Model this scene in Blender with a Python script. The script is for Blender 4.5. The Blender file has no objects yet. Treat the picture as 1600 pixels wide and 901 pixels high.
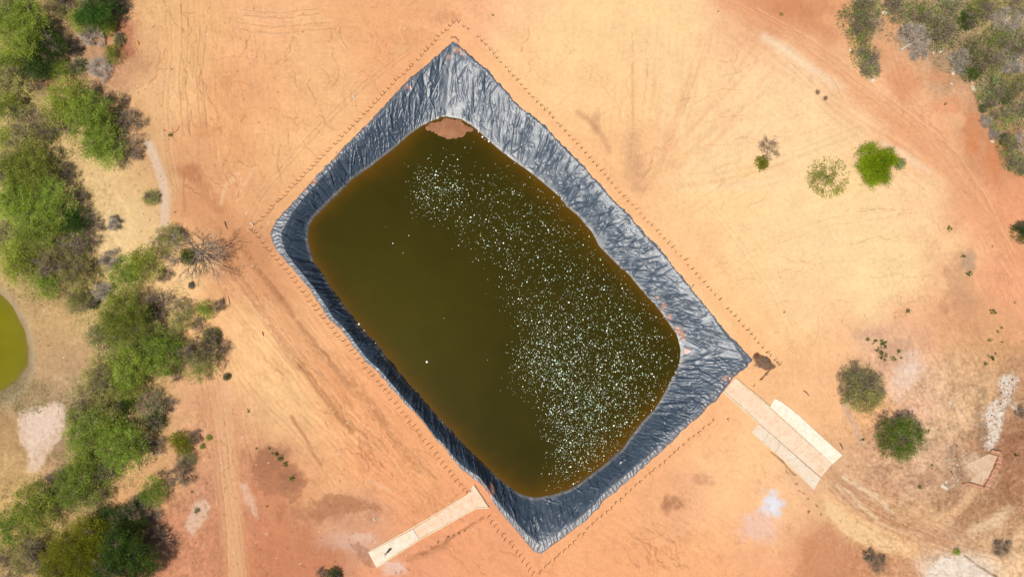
import bpy, math, random
import numpy as np
from mathutils import Vector, Matrix, Quaternion

# ------------------------------------------------------------------ camera, sky, sun, exposure
S = bpy.context.scene
COL = S.collection
R = math.radians
HCAM = 170.0
FPX = 1067.0
_n = Vector((80.0, -30.0, -FPX)).normalized()          # where straight down lies in the camera's own axes
_q = _n.rotation_difference(Vector((0, 0, -1)))
RM = _q.to_matrix()
cam_d = bpy.data.cameras.new('camera')
cam_d.sensor_width = 36.0
cam_d.lens = 36.0 * FPX / 1600.0
cam_d.clip_start = 1.0
cam_d.clip_end = 20000.0
cam = bpy.data.objects.new('camera', cam_d)
COL.objects.link(cam)
cam.rotation_mode = 'QUATERNION'
cam.rotation_quaternion = _q
cam.location = (0, 0, HCAM)
S.camera = cam

SUN_AZ = Vector((-0.83, -0.56)).normalized()
SUN_ZEN = R(24)
sun_to = Vector((SUN_AZ.x * math.sin(SUN_ZEN), SUN_AZ.y * math.sin(SUN_ZEN), math.cos(SUN_ZEN)))
w = bpy.data.worlds.new('World')
S.world = w
w.use_nodes = True
nt = w.node_tree
sky = nt.nodes.new('ShaderNodeTexSky')
sky.sky_type = 'NISHITA'
sky.sun_disc = False
sky.sun_elevation = math.pi / 2 - SUN_ZEN
sky.sun_rotation = math.atan2(SUN_AZ.x, SUN_AZ.y)
bg = nt.nodes['Background']
bg.inputs[1].default_value = 0.075
nt.links.new(sky.outputs[0], bg.inputs[0])
sun_d = bpy.data.lights.new('sun', 'SUN')
sun_d.energy = 4.2
sun_d.angle = R(0.55)
sun_d.color = (1.0, 0.95, 0.87)
sun = bpy.data.objects.new('sun', sun_d)
COL.objects.link(sun)
sun.rotation_euler = sun_to.to_track_quat('Z', 'Y').to_euler()
S.view_settings.view_transform = 'Standard'
S.view_settings.look = 'None'
S.view_settings.gamma = 1.0
S.view_settings.exposure = 0.30
S.cycles.use_denoising = True
S.cycles.max_bounces = 6

# ------------------------------------------------------------------ survey helpers
def P(px, py, z=0.0):
    """ground position of a surveyed point"""
    d = RM @ Vector((px - 800.0, 450.5 - py, -FPX))
    t = (z - HCAM) / d.z
    return Vector((d.x * t, d.y * t, z))
RMn = np.array(RM)
def Pn(pts, z=0.0):
    a = np.array(pts, float)
    d = np.stack([a[:, 0] - 800.0, 450.5 - a[:, 1], np.full(len(a), -FPX)], 1) @ RMn.T
    t = (z - HCAM) / d[:, 2]
    return d[:, :2] * t[:, None]
def toPX(x, y, z=0.0):
    d = np.stack([x, y, np.full_like(x, z - HCAM)], -1) @ RMn
    return 800.0 + d[..., 0] / (-d[..., 2]) * FPX, 450.5 - d[..., 1] / (-d[..., 2]) * FPX
M = HCAM / FPX                                          # metres per surveyed unit

def hash2(ix, iy, seed):
    h = (ix.astype(np.int64) * 374761393 + iy.astype(np.int64) * 668265263 + seed * 1442695041) & 0xffffffff
    h = ((h ^ (h >> 13)) * 1274126177) & 0xffffffff
    return ((h ^ (h >> 16)) & 0xffff) / 65535.0
def noise(x, y, seed=0):
    """gradient noise, about -1..1"""
    x0 = np.floor(x); y0 = np.floor(y)
    fx = x - x0; fy = y - y0
    ux = fx * fx * fx * (fx * (fx * 6 - 15) + 10); uy = fy * fy * fy * (fy * (fy * 6 - 15) + 10)
    def g(dx, dy):
        a = hash2(x0 + dx, y0 + dy, seed) * 6.2831853
        return np.cos(a) * (fx - dx) + np.sin(a) * (fy - dy)
    n0 = g(0, 0) * (1 - ux) + g(1, 0) * ux
    n1 = g(0, 1) * (1 - ux) + g(1, 1) * ux
    return (n0 * (1 - uy) + n1 * uy) * 1.5
def fbm(x, y, octv=4, seed=0, gain=0.5):
    s = 0; a = 1; t = 0
    for i in range(octv):
        s = s + a * noise(x * 2 ** i + 17.3 * i, y * 2 ** i - 9.1 * i, seed + i); t += a; a *= gain
    return s / t * 1.4
def smooth(a, b, x):
    t = np.clip((x - a) / (b - a), 0, 1)
    return t * t * (3 - 2 * t)
def sd_poly(x, y, poly, closed=True):
    """distance to a polygon, negative inside"""
    d = np.full(x.shape, 1e9); inside = np.zeros(x.shape, bool)
    n = len(poly)
    for i in range(n if closed else n - 1):
        ax, ay = poly[i]; bx, by = poly[(i + 1) % n]
        ex, ey = bx - ax, by - ay
        L = ex * ex + ey * ey + 1e-9
        t = np.clip(((x - ax) * ex + (y - ay) * ey) / L, 0, 1)
        d = np.minimum(d, (x - ax - t * ex) ** 2 + (y - ay - t * ey) ** 2)
        if closed:
            c = (ay > y) != (by > y)
            with np.errstate(divide='ignore', invalid='ignore'):
                xi = ax + (y - ay) * ex / (ey if ey != 0 else 1e-9)
            inside ^= c & (x < xi)
    d = np.sqrt(d)
    return np.where(inside, -d, d) if closed else d
def lin(c):
    c = np.array(c, float) / 255.0
    return np.where(c <= 0.04045, c / 12.92, ((c + 0.055) / 1.055) ** 2.4)
KA = np.array((0.60, 0.60, 0.60))                       # seen colour to base colour
def alb(c):
    return lin(c) * KA

# ------------------------------------------------------------------ object helpers
def tag(o, label=None, cat=None, group=None, kind=None):
    if label: o['label'] = label
    if cat: o['category'] = cat
    if group: o['group'] = group
    if kind: o['kind'] = kind
    return o
def empty(name, loc, rz=0.0):
    o = bpy.data.objects.new(name, None)
    COL.objects.link(o); o.location = loc; o.rotation_euler = (0, 0, rz); o.empty_display_size = 0.5
    return o
def link(name, me, parent=None):
    o = bpy.data.objects.new(name, me)
    COL.objects.link(o)
    if parent: o.parent = parent
    return o
def mesh_np(name, V, F, mat, smooth_=True, cols=None, colname='tint'):
    """F: (n,4) or (n,3) int array"""
    me = bpy.data.meshes.new(name)
    V = np.asarray(V, np.float32); F = np.asarray(F, np.int32)
    k = F.shape[1]
    me.vertices.add(len(V)); me.vertices.foreach_set('co', V.ravel())
    me.loops.add(F.size); me.loops.foreach_set('vertex_index', F.ravel())
    me.polygons.add(len(F))
    me.polygons.foreach_set('loop_start', np.arange(0, F.size, k, dtype=np.int32))
    me.update(calc_edges=True)
    if smooth_:
        me.polygons.foreach_set('use_smooth', np.ones(len(F), bool))
    if cols is not None:
        at = me.attributes.new(colname, 'FLOAT_COLOR', 'POINT')
        c = np.ones((len(V), 4), np.float32); c[:, :3] = cols
        at.data.foreach_set('color', c.ravel())
    me.materials.append(mat)
    me.validate()
    return me
def grid_faces(nu, nv, wrap=False):
    i = np.arange(nu if wrap else nu - 1); j = np.arange(nv - 1)
    I, J = np.meshgrid(i, j, indexing='ij')
    I2 = (I + 1) % nu
    return np.stack([I * nv + J, I2 * nv + J, I2 * nv + J + 1, I * nv + J + 1], -1).reshape(-1, 4)

class MB:
    """collects shapes for ONE mesh"""
    def __init__(s): s.v = []; s.f = []
    def add(s, V, F):
        b = len(s.v); s.v += [tuple(p) for p in V]; s.f += [tuple(b + i for i in f) for f in F]
    def box(s, c, size, rz=0.0, taper=0.0):
        x, y, z = [k / 2 for k in size]; co, si = math.cos(rz), math.sin(rz); V = []
        for dz in (-1, 1):
            k = 1 - taper * (dz > 0)
            for dx, dy in ((-1, -1), (1, -1), (1, 1), (-1, 1)):
                X, Y = dx * x * k, dy * y * k
                V.append((c[0] + X * co - Y * si, c[1] + X * si + Y * co, c[2] + dz * z))
        s.add(V, [(3, 2, 1, 0), (4, 5, 6, 7), (0, 1, 5, 4), (1, 2, 6, 5), (2, 3, 7, 6), (3, 0, 4, 7)])
    def tube(s, pts, rad, n=6, cap=True):
        pts = [Vector(p) for p in pts]
        if not hasattr(rad, '__len__'): rad = [rad] * len(pts)
        V = []; F = []
        for i, p in enumerate(pts):
            d = (pts[min(i + 1, len(pts) - 1)] - pts[max(i - 1, 0)])
            if d.length < 1e-6: d = Vector((0, 0, 1))
            d.normalize()
            a = d.orthogonal() if i == 0 else (pa - d * pa.dot(d))
            if a.length < 1e-6: a = d.orthogonal()
            a.normalize(); pa = a
            b = d.cross(a)
            for k in range(n):
                t = 2 * math.pi * k / n
                V.append(p + (a * math.cos(t) + b * math.sin(t)) * rad[i])
        for i in range(len(pts) - 1):
            for k in range(n):
                F.append((i * n + k, i * n + (k + 1) % n, (i + 1) * n + (k + 1) % n, (i + 1) * n + k))
        if cap:
            F.append(tuple(range(n))[::-1]); F.append(tuple((len(pts) - 1) * n + k for k in range(n)))
        s.add(V, F)
    def mesh(s, name, mat, sm=False):
        me = bpy.data.meshes.new(name)
        me.from_pydata(s.v, [], s.f); me.update()
        if sm:
            for p in me.polygons: p.use_smooth = True
        me.materials.append(mat)
        return me
    def build(s, name, mat, parent=None, sm=False):
        return link(name, s.mesh(name, mat, sm), parent)

# ------------------------------------------------------------------ materials
def new_mat(name):
    m = bpy.data.materials.new(name); m.use_nodes = True
    return m, m.node_tree, m.node_tree.nodes['Principled BSDF']
def N(nt, t, **kw):
    n = nt.nodes.new(t)
    for k, v in kw.items():
        if k.startswith('i_'): n.inputs[int(k[2:])].default_value = v
        else: setattr(n, k, v)
    return n
def coords(nt):
    return N(nt, 'ShaderNodeTexCoord').outputs['Object']
def noise_node(nt, scale, detail=4, rough=0.55, vec=None, dist=0.0):
    n = N(nt, 'ShaderNodeTexNoise')
    n.inputs['Scale'].default_value = scale; n.inputs['Detail'].default_value = detail
    n.inputs['Roughness'].default_value = rough; n.inputs['Distortion'].default_value = dist
    nt.links.new(vec if vec else coords(nt), n.inputs['Vector'])
    return n
def ramp(nt, fac, stops):
    r = N(nt, 'ShaderNodeValToRGB')
    e = r.color_ramp.elements
    while len(e) < len(stops): e.new(0.5)
    for k, (p, c) in zip(e, stops):
        k.position = p; k.color = (*c, 1) if len(c) == 3 else c
    nt.links.new(fac, r.inputs[0])
    return r.outputs[0]
def mult(nt, a, b, fac=1.0):
    m = N(nt, 'ShaderNodeMix', data_type='RGBA', blend_type='MULTIPLY')
    m.inputs[0].default_value = fac
    nt.links.new(a, m.inputs[6]); nt.links.new(b, m.inputs[7])
    return m.outputs[2]
def bump(nt, h, strength, dist, normal=None):
    b = N(nt, 'ShaderNodeBump'); b.inputs['Strength'].default_value = strength; b.inputs['Distance'].default_value = dist
    nt.links.new(h, b.inputs['Height'])
    if normal: nt.links.new(normal, b.inputs['Normal'])
    return b.outputs[0]
def attr(nt, name):
    a = N(nt, 'ShaderNodeAttribute'); a.attribute_name = name
    return a

def mat_ground():
    m, nt, b = new_mat('dry earth')
    a = attr(nt, 'tint')
    v = coords(nt)
    n1 = noise_node(nt, 0.9, 6, 0.65, v)
    n2 = noise_node(nt, 4.5, 4, 0.6, v)
    c = mult(nt, a.outputs['Color'], ramp(nt, n1.outputs[0], [(0.30, (0.92, 0.90, 0.88)), (0.5, (1, 1, 1)), (0.72, (1.05, 1.06, 1.06))]))
    c = mult(nt, c, ramp(nt, n2.outputs[0], [(0.25, (0.86, 0.84, 0.82)), (0.5, (1, 1, 1)), (0.8, (1.07, 1.07, 1.07))]))
    nt.links.new(c, b.inputs['Base Color'])
    b.inputs['Roughness'].default_value = 0.95
    b.inputs['Specular IOR Level'].default_value = 0.15
    nt.links.new(bump(nt, n2.outputs[0], 0.55, 0.12, bump(nt, n1.outputs[0], 0.5, 0.35)), b.inputs['Normal'])
    return m
def mat_simple(name, col, rough=0.7, scale=3.0, var=0.18, bumpd=0.0, spec=0.3, metal=0.0):
    m, nt, b = new_mat(name)
    n = noise_node(nt, scale, 5, 0.6)
    lo = tuple(c * (1 - var) for c in col); hi = tuple(min(1, c * (1 + var)) for c in col)
    nt.links.new(ramp(nt, n.outputs[0], [(0.3, lo), (0.7, hi)]), b.inputs['Base Color'])
    b.inputs['Roughness'].default_value = rough
    b.inputs['Specular IOR Level'].default_value = spec
    b.inputs['Metallic'].default_value = metal
    if bumpd: nt.links.new(bump(nt, n.outputs[0], 0.6, bumpd), b.inputs['Normal'])
    return m
def mat_tinted(name, rough=0.8, trans=0.0, spec=0.2):
    """colour from the mesh's own tint, with a little difference from thing to thing"""
    m, nt, b = new_mat(name)
    a = attr(nt, 'tint')
    oi = N(nt, 'ShaderNodeObjectInfo')
    hs = N(nt, 'ShaderNodeHueSaturation')
    mp = N(nt, 'ShaderNodeMapRange'); mp.inputs[3].default_value = 0.78; mp.inputs[4].default_value = 1.22
    mh = N(nt, 'ShaderNodeMapRange'); mh.inputs[3].default_value = 0.475; mh.inputs[4].default_value = 0.515
    m7 = N(nt, 'ShaderNodeMath', operation='MULTIPLY'); m7.inputs[1].default_value = 7.31; fr = N(nt, 'ShaderNodeMath', operation='FRACT')
    nt.links.new(oi.outputs['Random'], m7.inputs[0]); nt.links.new(m7.outputs[0], fr.inputs[0]); nt.links.new(fr.outputs[0], mh.inputs[0])
    if name == 'leaves': nt.links.new(mh.outputs[0], hs.inputs['Hue'])
    nt.links.new(oi.outputs['Random'], mp.inputs[0]); nt.links.new(mp.outputs[0], hs.inputs['Value'])
    nt.links.new(a.outputs['Color'], hs.inputs['Color'])
    nt.links.new(hs.outputs[0], b.inputs['Base Color'])
    b.inputs['Roughness'].default_value = rough
    b.inputs['Specular IOR Level'].default_value = spec
    if trans:
        out = nt.nodes['Material Output']
        t = N(nt, 'ShaderNodeBsdfTranslucent'); nt.links.new(hs.outputs[0], t.inputs[0])
        mx = N(nt, 'ShaderNodeMixShader'); mx.inputs[0].default_value = trans
        nt.links.new(b.outputs[0], mx.inputs[1]); nt.links.new(t.outputs[0], mx.inputs[2])
        nt.links.new(mx.outputs[0], out.inputs[0])
    return m
M_GROUND = mat_ground()
M_LEAF = mat_tinted('leaves', 0.6, 0.45, 0.2)
M_GRASS = mat_tinted('dry grass', 0.8, 0.3, 0.1)
M_TWIG = mat_tinted('twigs', 0.9)
M_BARK = mat_simple('bark', (0.13, 0.095, 0.07), 0.9, 2.0, 0.35, 0.03)
M_PALEBARK = mat_simple('pale brown bark', (0.26, 0.18, 0.13), 0.9, 2.0, 0.3, 0.02)
M_DEADWOOD = mat_simple('bleached wood', (0.42, 0.36, 0.30), 0.85, 2.0, 0.2, 0.02)
M_POST = mat_simple('dark post wood', (0.05, 0.032, 0.022), 0.9, 6.0, 0.4, 0.01)
M_STONE = mat_simple('pale stone', (0.50, 0.43, 0.33), 0.9, 1.5, 0.2, 0.05)
M_ORANGE_STONE = mat_simple('ochre stone', (0.55, 0.28, 0.08), 0.9, 1.5, 0.2, 0.05)
# ------------------------------------------------------------------ pond outlines (surveyed)
O_TR = [(708,65),(714,68),(732,84),(750,100),(762,110),(770,119),(778,129),(790,140),(800,153),(815,168),(833,181),(855,200),(877,224),(900,247),(921,268),(928,279),(938,287),(953,305),(972,325),(990,342),(1006,364),(1030,388),(1041,400),(1058,422),(1077,446),(1097,471),(1116,493),(1128,510),(1143,528),(1155,537),(1167,551),(1175,562)]
O_RB = [(1175,562),(1166,574),(1151,586),(1131,611),(1118,626),(1102,639),(1084,658),(1066,673),(1049,691),(1026,713),(1004,731),(984,749),(964,766),(942,784),(934,796),(916,812),(892,832),(868,850),(843,866)]
O_BL = [(843,866),(834,861),(820,846),(808,830),(792,812),(779,796),(771,786),(765,773),(752,756),(742,750),(720,732),(693,697),(680,686),(666,666),(646,643),(633,630),(616,610),(593,583),(573,566),(556,546),(540,524),(527,510),(513,497),(497,473),(480,447),(460,423),(447,408),(433,393),(423,373),(422,362)]
O_LT = [(422,362),(431,346),(444,329),(464,309),(482,288),(495,273),(511,259),(524,243),(533,233),(547,220),(573,194),(600,166),(612,152),(622,141),(640,122),(660,106),(680,90),(696,74),(708,65)]
W_TR = [(696,182),(720,186),(740,198),(756,212),(774,229),(797,247),(820,263),(847,284),(868,302),(889,325),(908,342),(926,364),(937,385),(956,404),(972,420),(984,430),(1006,458),(1026,478),(1043,502),(1057,522),(1064,546)]
W_RB = [(1064,546),(1061,571),(1050,590),(1036,618),(1020,642),(1002,660),(982,686),(973,700),(960,711),(948,722),(930,736),(914,748),(896,762),(870,771),(840,777)]
W_BL = [(840,777),(828,776),(810,770),(790,756),(772,740),(752,722),(726,696),(703,670),(686,653),(660,623),(630,590),(606,560),(586,535),(563,510),(540,480),(523,457),(507,432),(493,413),(485,393),(481,370)]
W_LT = [(481,370),(483,353),(491,340),(511,320),(524,307),(542,289),(555,276),(577,262),(600,244),(618,230),(640,210),(660,196),(676,189),(696,182)]
ZW = -4.2
def resample(p, n, sig=0.0):
    p = np.array(p, float)
    L = np.r_[0, np.cumsum(np.hypot(*np.diff(p, axis=0).T))]
    t = np.linspace(0, L[-1], n, endpoint=False)
    return np.stack([np.interp(t, L, p[:, 0]), np.interp(t, L, p[:, 1])], 1), L[-1]
sides = []
for o_, w_, cw in ((O_TR, W_TR, (3, 3, 3)), (O_RB, W_RB, (9, 9, 9)), (O_BL, W_BL, (19, 4.5, 14)), (O_LT, W_LT, (14, 9, 3))):
    Ow = Pn(o_, 0.0); Ww = Pn(w_, ZW)
    n = int(np.hypot(*np.diff(Ow, axis=0).T).sum() / 0.15)
    a, la = resample(Ow, n); b, _ = resample(Ww, n)
    sides.append((a, b, n, cw))
Oa = np.concatenate([s[0] for s in sides]); Wa = np.concatenate([s[1] for s in sides])
def cyc_smooth(a, k):
    ker = np.hanning(k + 2)[1:-1]; ker /= ker.sum()
    h = len(ker) // 2
    e = np.concatenate([a[-h:], a, a[:h]])
    return np.stack([np.convolve(e[:, i], ker, 'valid')[:len(a)] for i in range(a.shape[1])], 1)
Wa = cyc_smooth(Wa, 21); Osm = cyc_smooth(Oa, 9)
# width of the flat strip before the slope
cwid = []
for a, b, n, cw in sides:
    t = np.linspace(0, 1, n, endpoint=False)
    if cw[0] == 19: c_ = np.interp(t, (0, 0.10, 0.2, 0.28, 0.36, 0.62, 0.82, 0.9, 1), (19, 15, 14, 6, 4, 5, 10, 10, 20))
    elif cw[0] == 14: c_ = np.interp(t, (0, 0.06, 0.15, 0.3, 0.8, 0.9, 1), (20, 17, 9, 8, 9, 5, 4))
    elif cw[0] == 9: c_ = np.interp(t, (0, 0.08, 0.2, 0.85, 1), (14, 12, 8, 10, 16))
    else: c_ = np.interp(t, (0, 0.1, 0.88, 1), (4, 3, 3, 14))
    cwid.append(c_)
cwid = cyc_smooth(np.concatenate(cwid)[:, None], 61)[:, 0] * M
O_poly = [tuple(p) for p in Osm[::12]]
W_poly = [tuple(p) for p in Wa[::12]]

# ------------------------------------------------------------------ ground
CELL = 0.2
gx0, gx1, gy0, gy1 = -148.0, 132.0, -80.0, 86.0
def axis(a, b):
    core = np.arange(a, b, CELL)
    out = []; s = CELL; p = 0
    while p < 6000: s *= 1.22; p += s; out.append(p)
    out = np.array(out)
    return np.concatenate([core[0] - out[::-1], core, core[-1] + out]), len(out)
X1, offx = axis(gx0, gx1); Y1, offy = axis(gy0, gy1)
GX, GY = np.meshgrid(X1, Y1, indexing='ij')
U, V_ = toPX(GX, GY)
U = np.clip(U, -400, 2000); V_ = np.clip(V_, -300, 1200)
# --- broad soil colours
CTRL = [(230,60,238,180,120),(300,60,232,168,110),(400,60,240,172,118),(380,130,228,158,104),(330,220,235,165,108),(300,270,212,144,98),(260,150,238,178,120),(450,150,236,168,112),(500,100,240,176,120),(560,60,236,165,110),(620,60,236,162,108),(660,20,232,160,108),(690,50,247,174,118),(480,230,245,180,120),(420,290,232,165,110),(740,30,243,170,120),(800,30,250,190,135),(820,90,252,195,135),(900,60,253,203,143),(960,150,252,198,138),(1000,100,252,200,142),(1050,40,253,205,145),(1100,150,253,202,145),(1150,40,247,190,140),(1180,10,225,150,105),(1250,20,215,140,95),(1290,50,236,168,118),(1250,100,253,203,152),(1200,170,253,205,150),(1300,200,254,208,152),(1100,300,254,205,145),(1200,400,254,206,146),(1300,350,254,208,150),(1400,420,254,210,150),(1150,480,253,198,138),(1000,260,247,187,132),(930,230,250,190,132),(1060,380,253,196,138),(1250,480,254,203,145),(1300,560,246,185,132),(1250,560,250,190,132),(1250,600,245,180,125),(1350,170,244,182,132),(1450,200,238,168,120),(1400,110,242,176,128),(1500,300,241,172,124),(1560,240,225,145,95),(1480,180,244,176,126),(1540,330,240,168,120),(1580,300,238,155,108),(1440,300,254,206,152),(1480,400,250,195,140),(1550,400,240,165,118),(1590,460,240,165,118),(1450,500,245,180,130),(1500,480,222,156,112),(1550,520,220,160,110),(1520,600,222,172,124),(1480,640,224,176,126),(1400,560,232,178,138),(1450,620,236,184,144),(1440,700,228,180,142),(1350,650,240,175,120),(1380,740,205,150,110),(1470,720,205,155,115),(1580,720,170,115,80),(1580,800,180,125,85),(1590,600,190,140,100),(1320,760,225,170,125),(1350,800,235,180,125),(1300,830,215,145,105),(1280,870,210,135,90),(1230,800,248,185,130),(1150,720,253,190,132),(1120,780,250,182,126),(1050,790,230,160,113),(1000,820,240,165,110),(950,870,240,160,105),(1100,880,243,168,112),(1200,890,240,165,115),(1420,830,225,170,120),(1500,800,185,135,95),(1540,760,190,140,100),(1500,890,235,200,165),(1580,860,240,190,140),(1420,890,225,165,120),
(400,440,215,145,98),(450,520,240,175,120),(400,560,250,190,125),(500,560,238,165,110),(550,620,236,160,105),(450,640,243,185,125),(350,560,240,175,120),(330,640,215,150,105),(380,500,242,180,120),(600,700,235,155,102),(650,740,238,160,105),(560,720,240,162,108),(500,680,240,172,115),(430,700,210,145,100),(430,760,205,130,88),(340,760,205,140,100),(370,850,205,130,90),(300,850,205,135,95),(450,870,200,125,85),(520,760,235,165,110),(560,800,210,150,113),(620,790,232,155,105),(700,830,238,155,105),(650,880,230,150,105),(760,860,235,155,105),(800,890,238,155,105),(320,330,232,165,110),(350,300,228,158,105),(380,380,215,148,100),(260,420,245,190,130),(230,280,215,165,110),
(160,290,230,185,125),(200,330,235,190,130),(120,260,225,180,120),(200,370,232,188,130),(80,500,200,155,100),(100,560,200,155,108),(50,480,190,150,100),(50,640,170,135,95),(20,700,190,145,95),(100,640,175,143,103),(30,760,205,160,100),(90,720,195,150,110),(150,120,200,150,108),(130,90,185,142,105),(30,30,175,140,90),(60,200,200,165,105),(50,350,195,168,105),(150,450,205,168,105),(200,560,195,160,100),(180,680,190,155,98),(220,740,220,165,110),(270,620,225,165,115),(60,870,190,150,95),(200,190,212,158,107),(190,90,195,130,95),(180,50,200,140,92),
(1400,20,195,155,115),(1480,80,180,145,108),(1560,60,175,148,105),(1580,150,178,142,108),(1530,160,190,146,110),(1560,250,190,140,100),(1590,20,205,170,115),
(560,300,244,174,116),(620,640,238,160,106),(760,120,250,180,122),(900,860,244,165,110),(1000,760,246,170,114),(1100,690,248,176,120),(950,270,252,185,126),(1060,400,253,188,130),(1160,530,252,186,128),(480,470,232,160,106)]
ctrl = np.array(CTRL, float)
cx = np.arange(-420, 2030, 10.0); cy = np.arange(-320, 1230, 10.0)
CX, CY = np.meshgrid(cx, cy, indexing='ij')
num = np.zeros(CX.shape + (3,)); den = np.zeros(CX.shape)
for r_ in ctrl:
    d2 = (CX - r_[0]) ** 2 + (CY - r_[1]) ** 2
    wt = np.exp(-d2 / (2 * 34.0 ** 2)) + 1e-3 / (d2 / 900 + 1) ** 2
    num += wt[..., None] * lin(r_[2:]); den += wt
base = num / den[..., None]
def bil(A, u, v, x0, y0, st):
    fu = np.clip((u - x0) / st, 0, A.shape[0] - 1.001); fv = np.clip((v - y0) / st, 0, A.shape[1] - 1.001)
    i = fu.astype(int); j = fv.astype(int); a = (fu - i); b = (fv - j)
    if A.ndim == 3: a = a[..., None]; b = b[..., None]
    return A[i, j] * (1 - a) * (1 - b) + A[i + 1, j] * a * (1 - b) + A[i, j + 1] * (1 - a) * b + A[i + 1, j + 1] * a * b
wx = fbm(U / 60, V_ / 60, 4, 5); wy = fbm(U / 60, V_ / 60, 4, 25)
G = bil(base, U + wx * 26, V_ + wy * 26, -420.0, -320.0, 10.0)
HZ = np.zeros(GX.shape)                                  # relief
fine = fbm(U / 14, V_ / 14, 4, 41)
wu = U + wx * 5 + fbm(U / 11, V_ / 11, 3, 61) * 4; wv = V_ + wy * 5 + fbm(U / 11, V_ / 11, 3, 81) * 4
wu2 = U + fine * 1.6; wv2 = V_ + fbm(U / 14, V_ / 14, 3, 91) * 1.6
def win(x0, x1, y0, y1):
    """index window of the ground grid round a surveyed rectangle"""
    c = Pn([(x0, y0), (x1, y0), (x0, y1), (x1, y1)])
    i0 = max(0, np.searchsorted(X1, c[:, 0].min()) - 2); i1 = np.searchsorted(X1, c[:, 0].max()) + 2
    j0 = max(0, np.searchsorted(Y1, c[:, 1].min()) - 2); j1 = np.searchsorted(Y1, c[:, 1].max()) + 2
    return slice(i0, i1), slice(j0, j1)
def put(sl, a, col):
    c = lin(col)
    G[sl] = G[sl] * (1 - a[..., None]) + c * a[..., None]
def blob(x, y, rx, ry, col, a=0.8, ang=0, soft=0.5, dz=0.0, mottle=0.0):
    r_ = max(rx, ry) * 1.6 + 12
    sl = win(x - r_, x + r_, y - r_, y + r_)
    u = wu[sl] - x; v = wv[sl] - y; c, s = math.cos(R(ang)), math.sin(R(ang))
    d = np.hypot((u * c + v * s) / rx, (-u * s + v * c) / ry)
    d = d + fine[sl] * 0.35
    k = 1 - smooth(1 - soft, 1 + soft * 0.6, d)
    kk = k
    if mottle: kk = k * np.clip(1 - mottle * smooth(-0.1, 0.5, fbm(U[sl] / 7, V_[sl] / 7, 4, int(x) % 97)), 0, 1)
    put(sl, kk * a, col)
    if dz: HZ[sl] += k * dz
def poly(pts, col, a=0.9, soft=2.0, dz=0.0, warp=True, mottle=0.0):
    xs = [p[0] for p in pts]; ys = [p[1] for p in pts]
    sl = win(min(xs) - 14, max(xs) + 14, min(ys) - 14, max(ys) + 14)
    d = sd_poly(wu[sl] if warp else wu2[sl], wv[sl] if warp else wv2[sl], pts) + fine[sl] * soft * 0.8
    k = 1 - smooth(-soft, soft, d)
    kk = k
    if mottle: kk = k * np.clip(1 - mottle * smooth(-0.1, 0.5, fbm(U[sl] / 6, V_[sl] / 6, 4, int(xs[0]) % 97)), 0, 1)
    put(sl, kk * a, col)
    if dz: HZ[sl] += k * dz
def stroke(pts, wd, col, a=0.5, soft=None, dz=0.0, brk=0.0, warp=True):
    soft = soft or wd * 0.6
    xs = [p[0] for p in pts]; ys = [p[1] for p in pts]
    mg = wd + soft + 8
    sl = win(min(xs) - mg, max(xs) + mg, min(ys) - mg, max(ys) + mg)
    uu, vv = (wu2[sl], wv2[sl])
    d = sd_poly(uu, vv, pts, False)
    k = 1 - smooth(max(0.0, wd - soft), wd + soft, d)
    if brk: k = k * smooth(brk - 0.5, brk, fbm(U[sl] / 9, V_[sl] / 9, 3, 7 + int(pts[0][0]) % 50) + 0.3)
    put(sl, k * a, col)
    if dz: HZ[sl] += k * dz
rng = random.Random(7)
DK = (150, 95, 60); DK2 = (178, 118, 76)
def crack(x, y, ang, L, wd=0.9, a=0.5, col=DK, dz=-0.12, wob=0.5):
    pts = [(x, y)]; an = R(ang); k = int(L / 7) + 1
    k *= 2
    for _ in range(k):
        an += rng.uniform(-wob, wob) * 1.5; pts.append((pts[-1][0] + 3.5 * math.cos(an), pts[-1][1] + 3.5 * math.sin(an)))
        an += (R(ang) - an) * 0.35
    stroke(pts, wd * 0.85, col, a, 0.9, dz, brk=0.25)
    if L > 40 and rng.random() < 0.6:
        q = pts[rng.randrange(2, len(pts) - 2)]; a2 = R(ang + rng.choice((-35, 35))); p2 = [q]
        for _ in range(rng.randrange(4, 9)): a2 += rng.uniform(-.5, .5); p2.append((p2[-1][0] + 3 * math.cos(a2), p2[-1][1] + 3 * math.sin(a2)))
        stroke(p2, wd * 0.6, col, a * 0.8, 0.8, dz * 0.6)
    return pts
# gravelly, mottled ground at lower right and lower left
mott = fbm(U / 22, V_ / 22, 5, 131); mott2 = fbm(U / 6, V_ / 6, 4, 151)
roughreg = smooth(1280, 1400, U) * smooth(480, 600, V_) + (1 - smooth(280, 480, U)) * smooth(560, 700, V_) * 0.8 + (1 - smooth(170, 260, U)) * 0.7 + smooth(1330, 1420, U) * (1 - smooth(90, 260, V_)) * 0.6
roughreg = np.clip(roughreg, 0, 1)
G *= (1 + (mott * 0.26 + mott2 * 0.26) * roughreg)[..., None]
G *= (1 + fbm(U / 35, V_ / 35, 4, 171) * 0.07 + fine * 0.035)[..., None]
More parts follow.
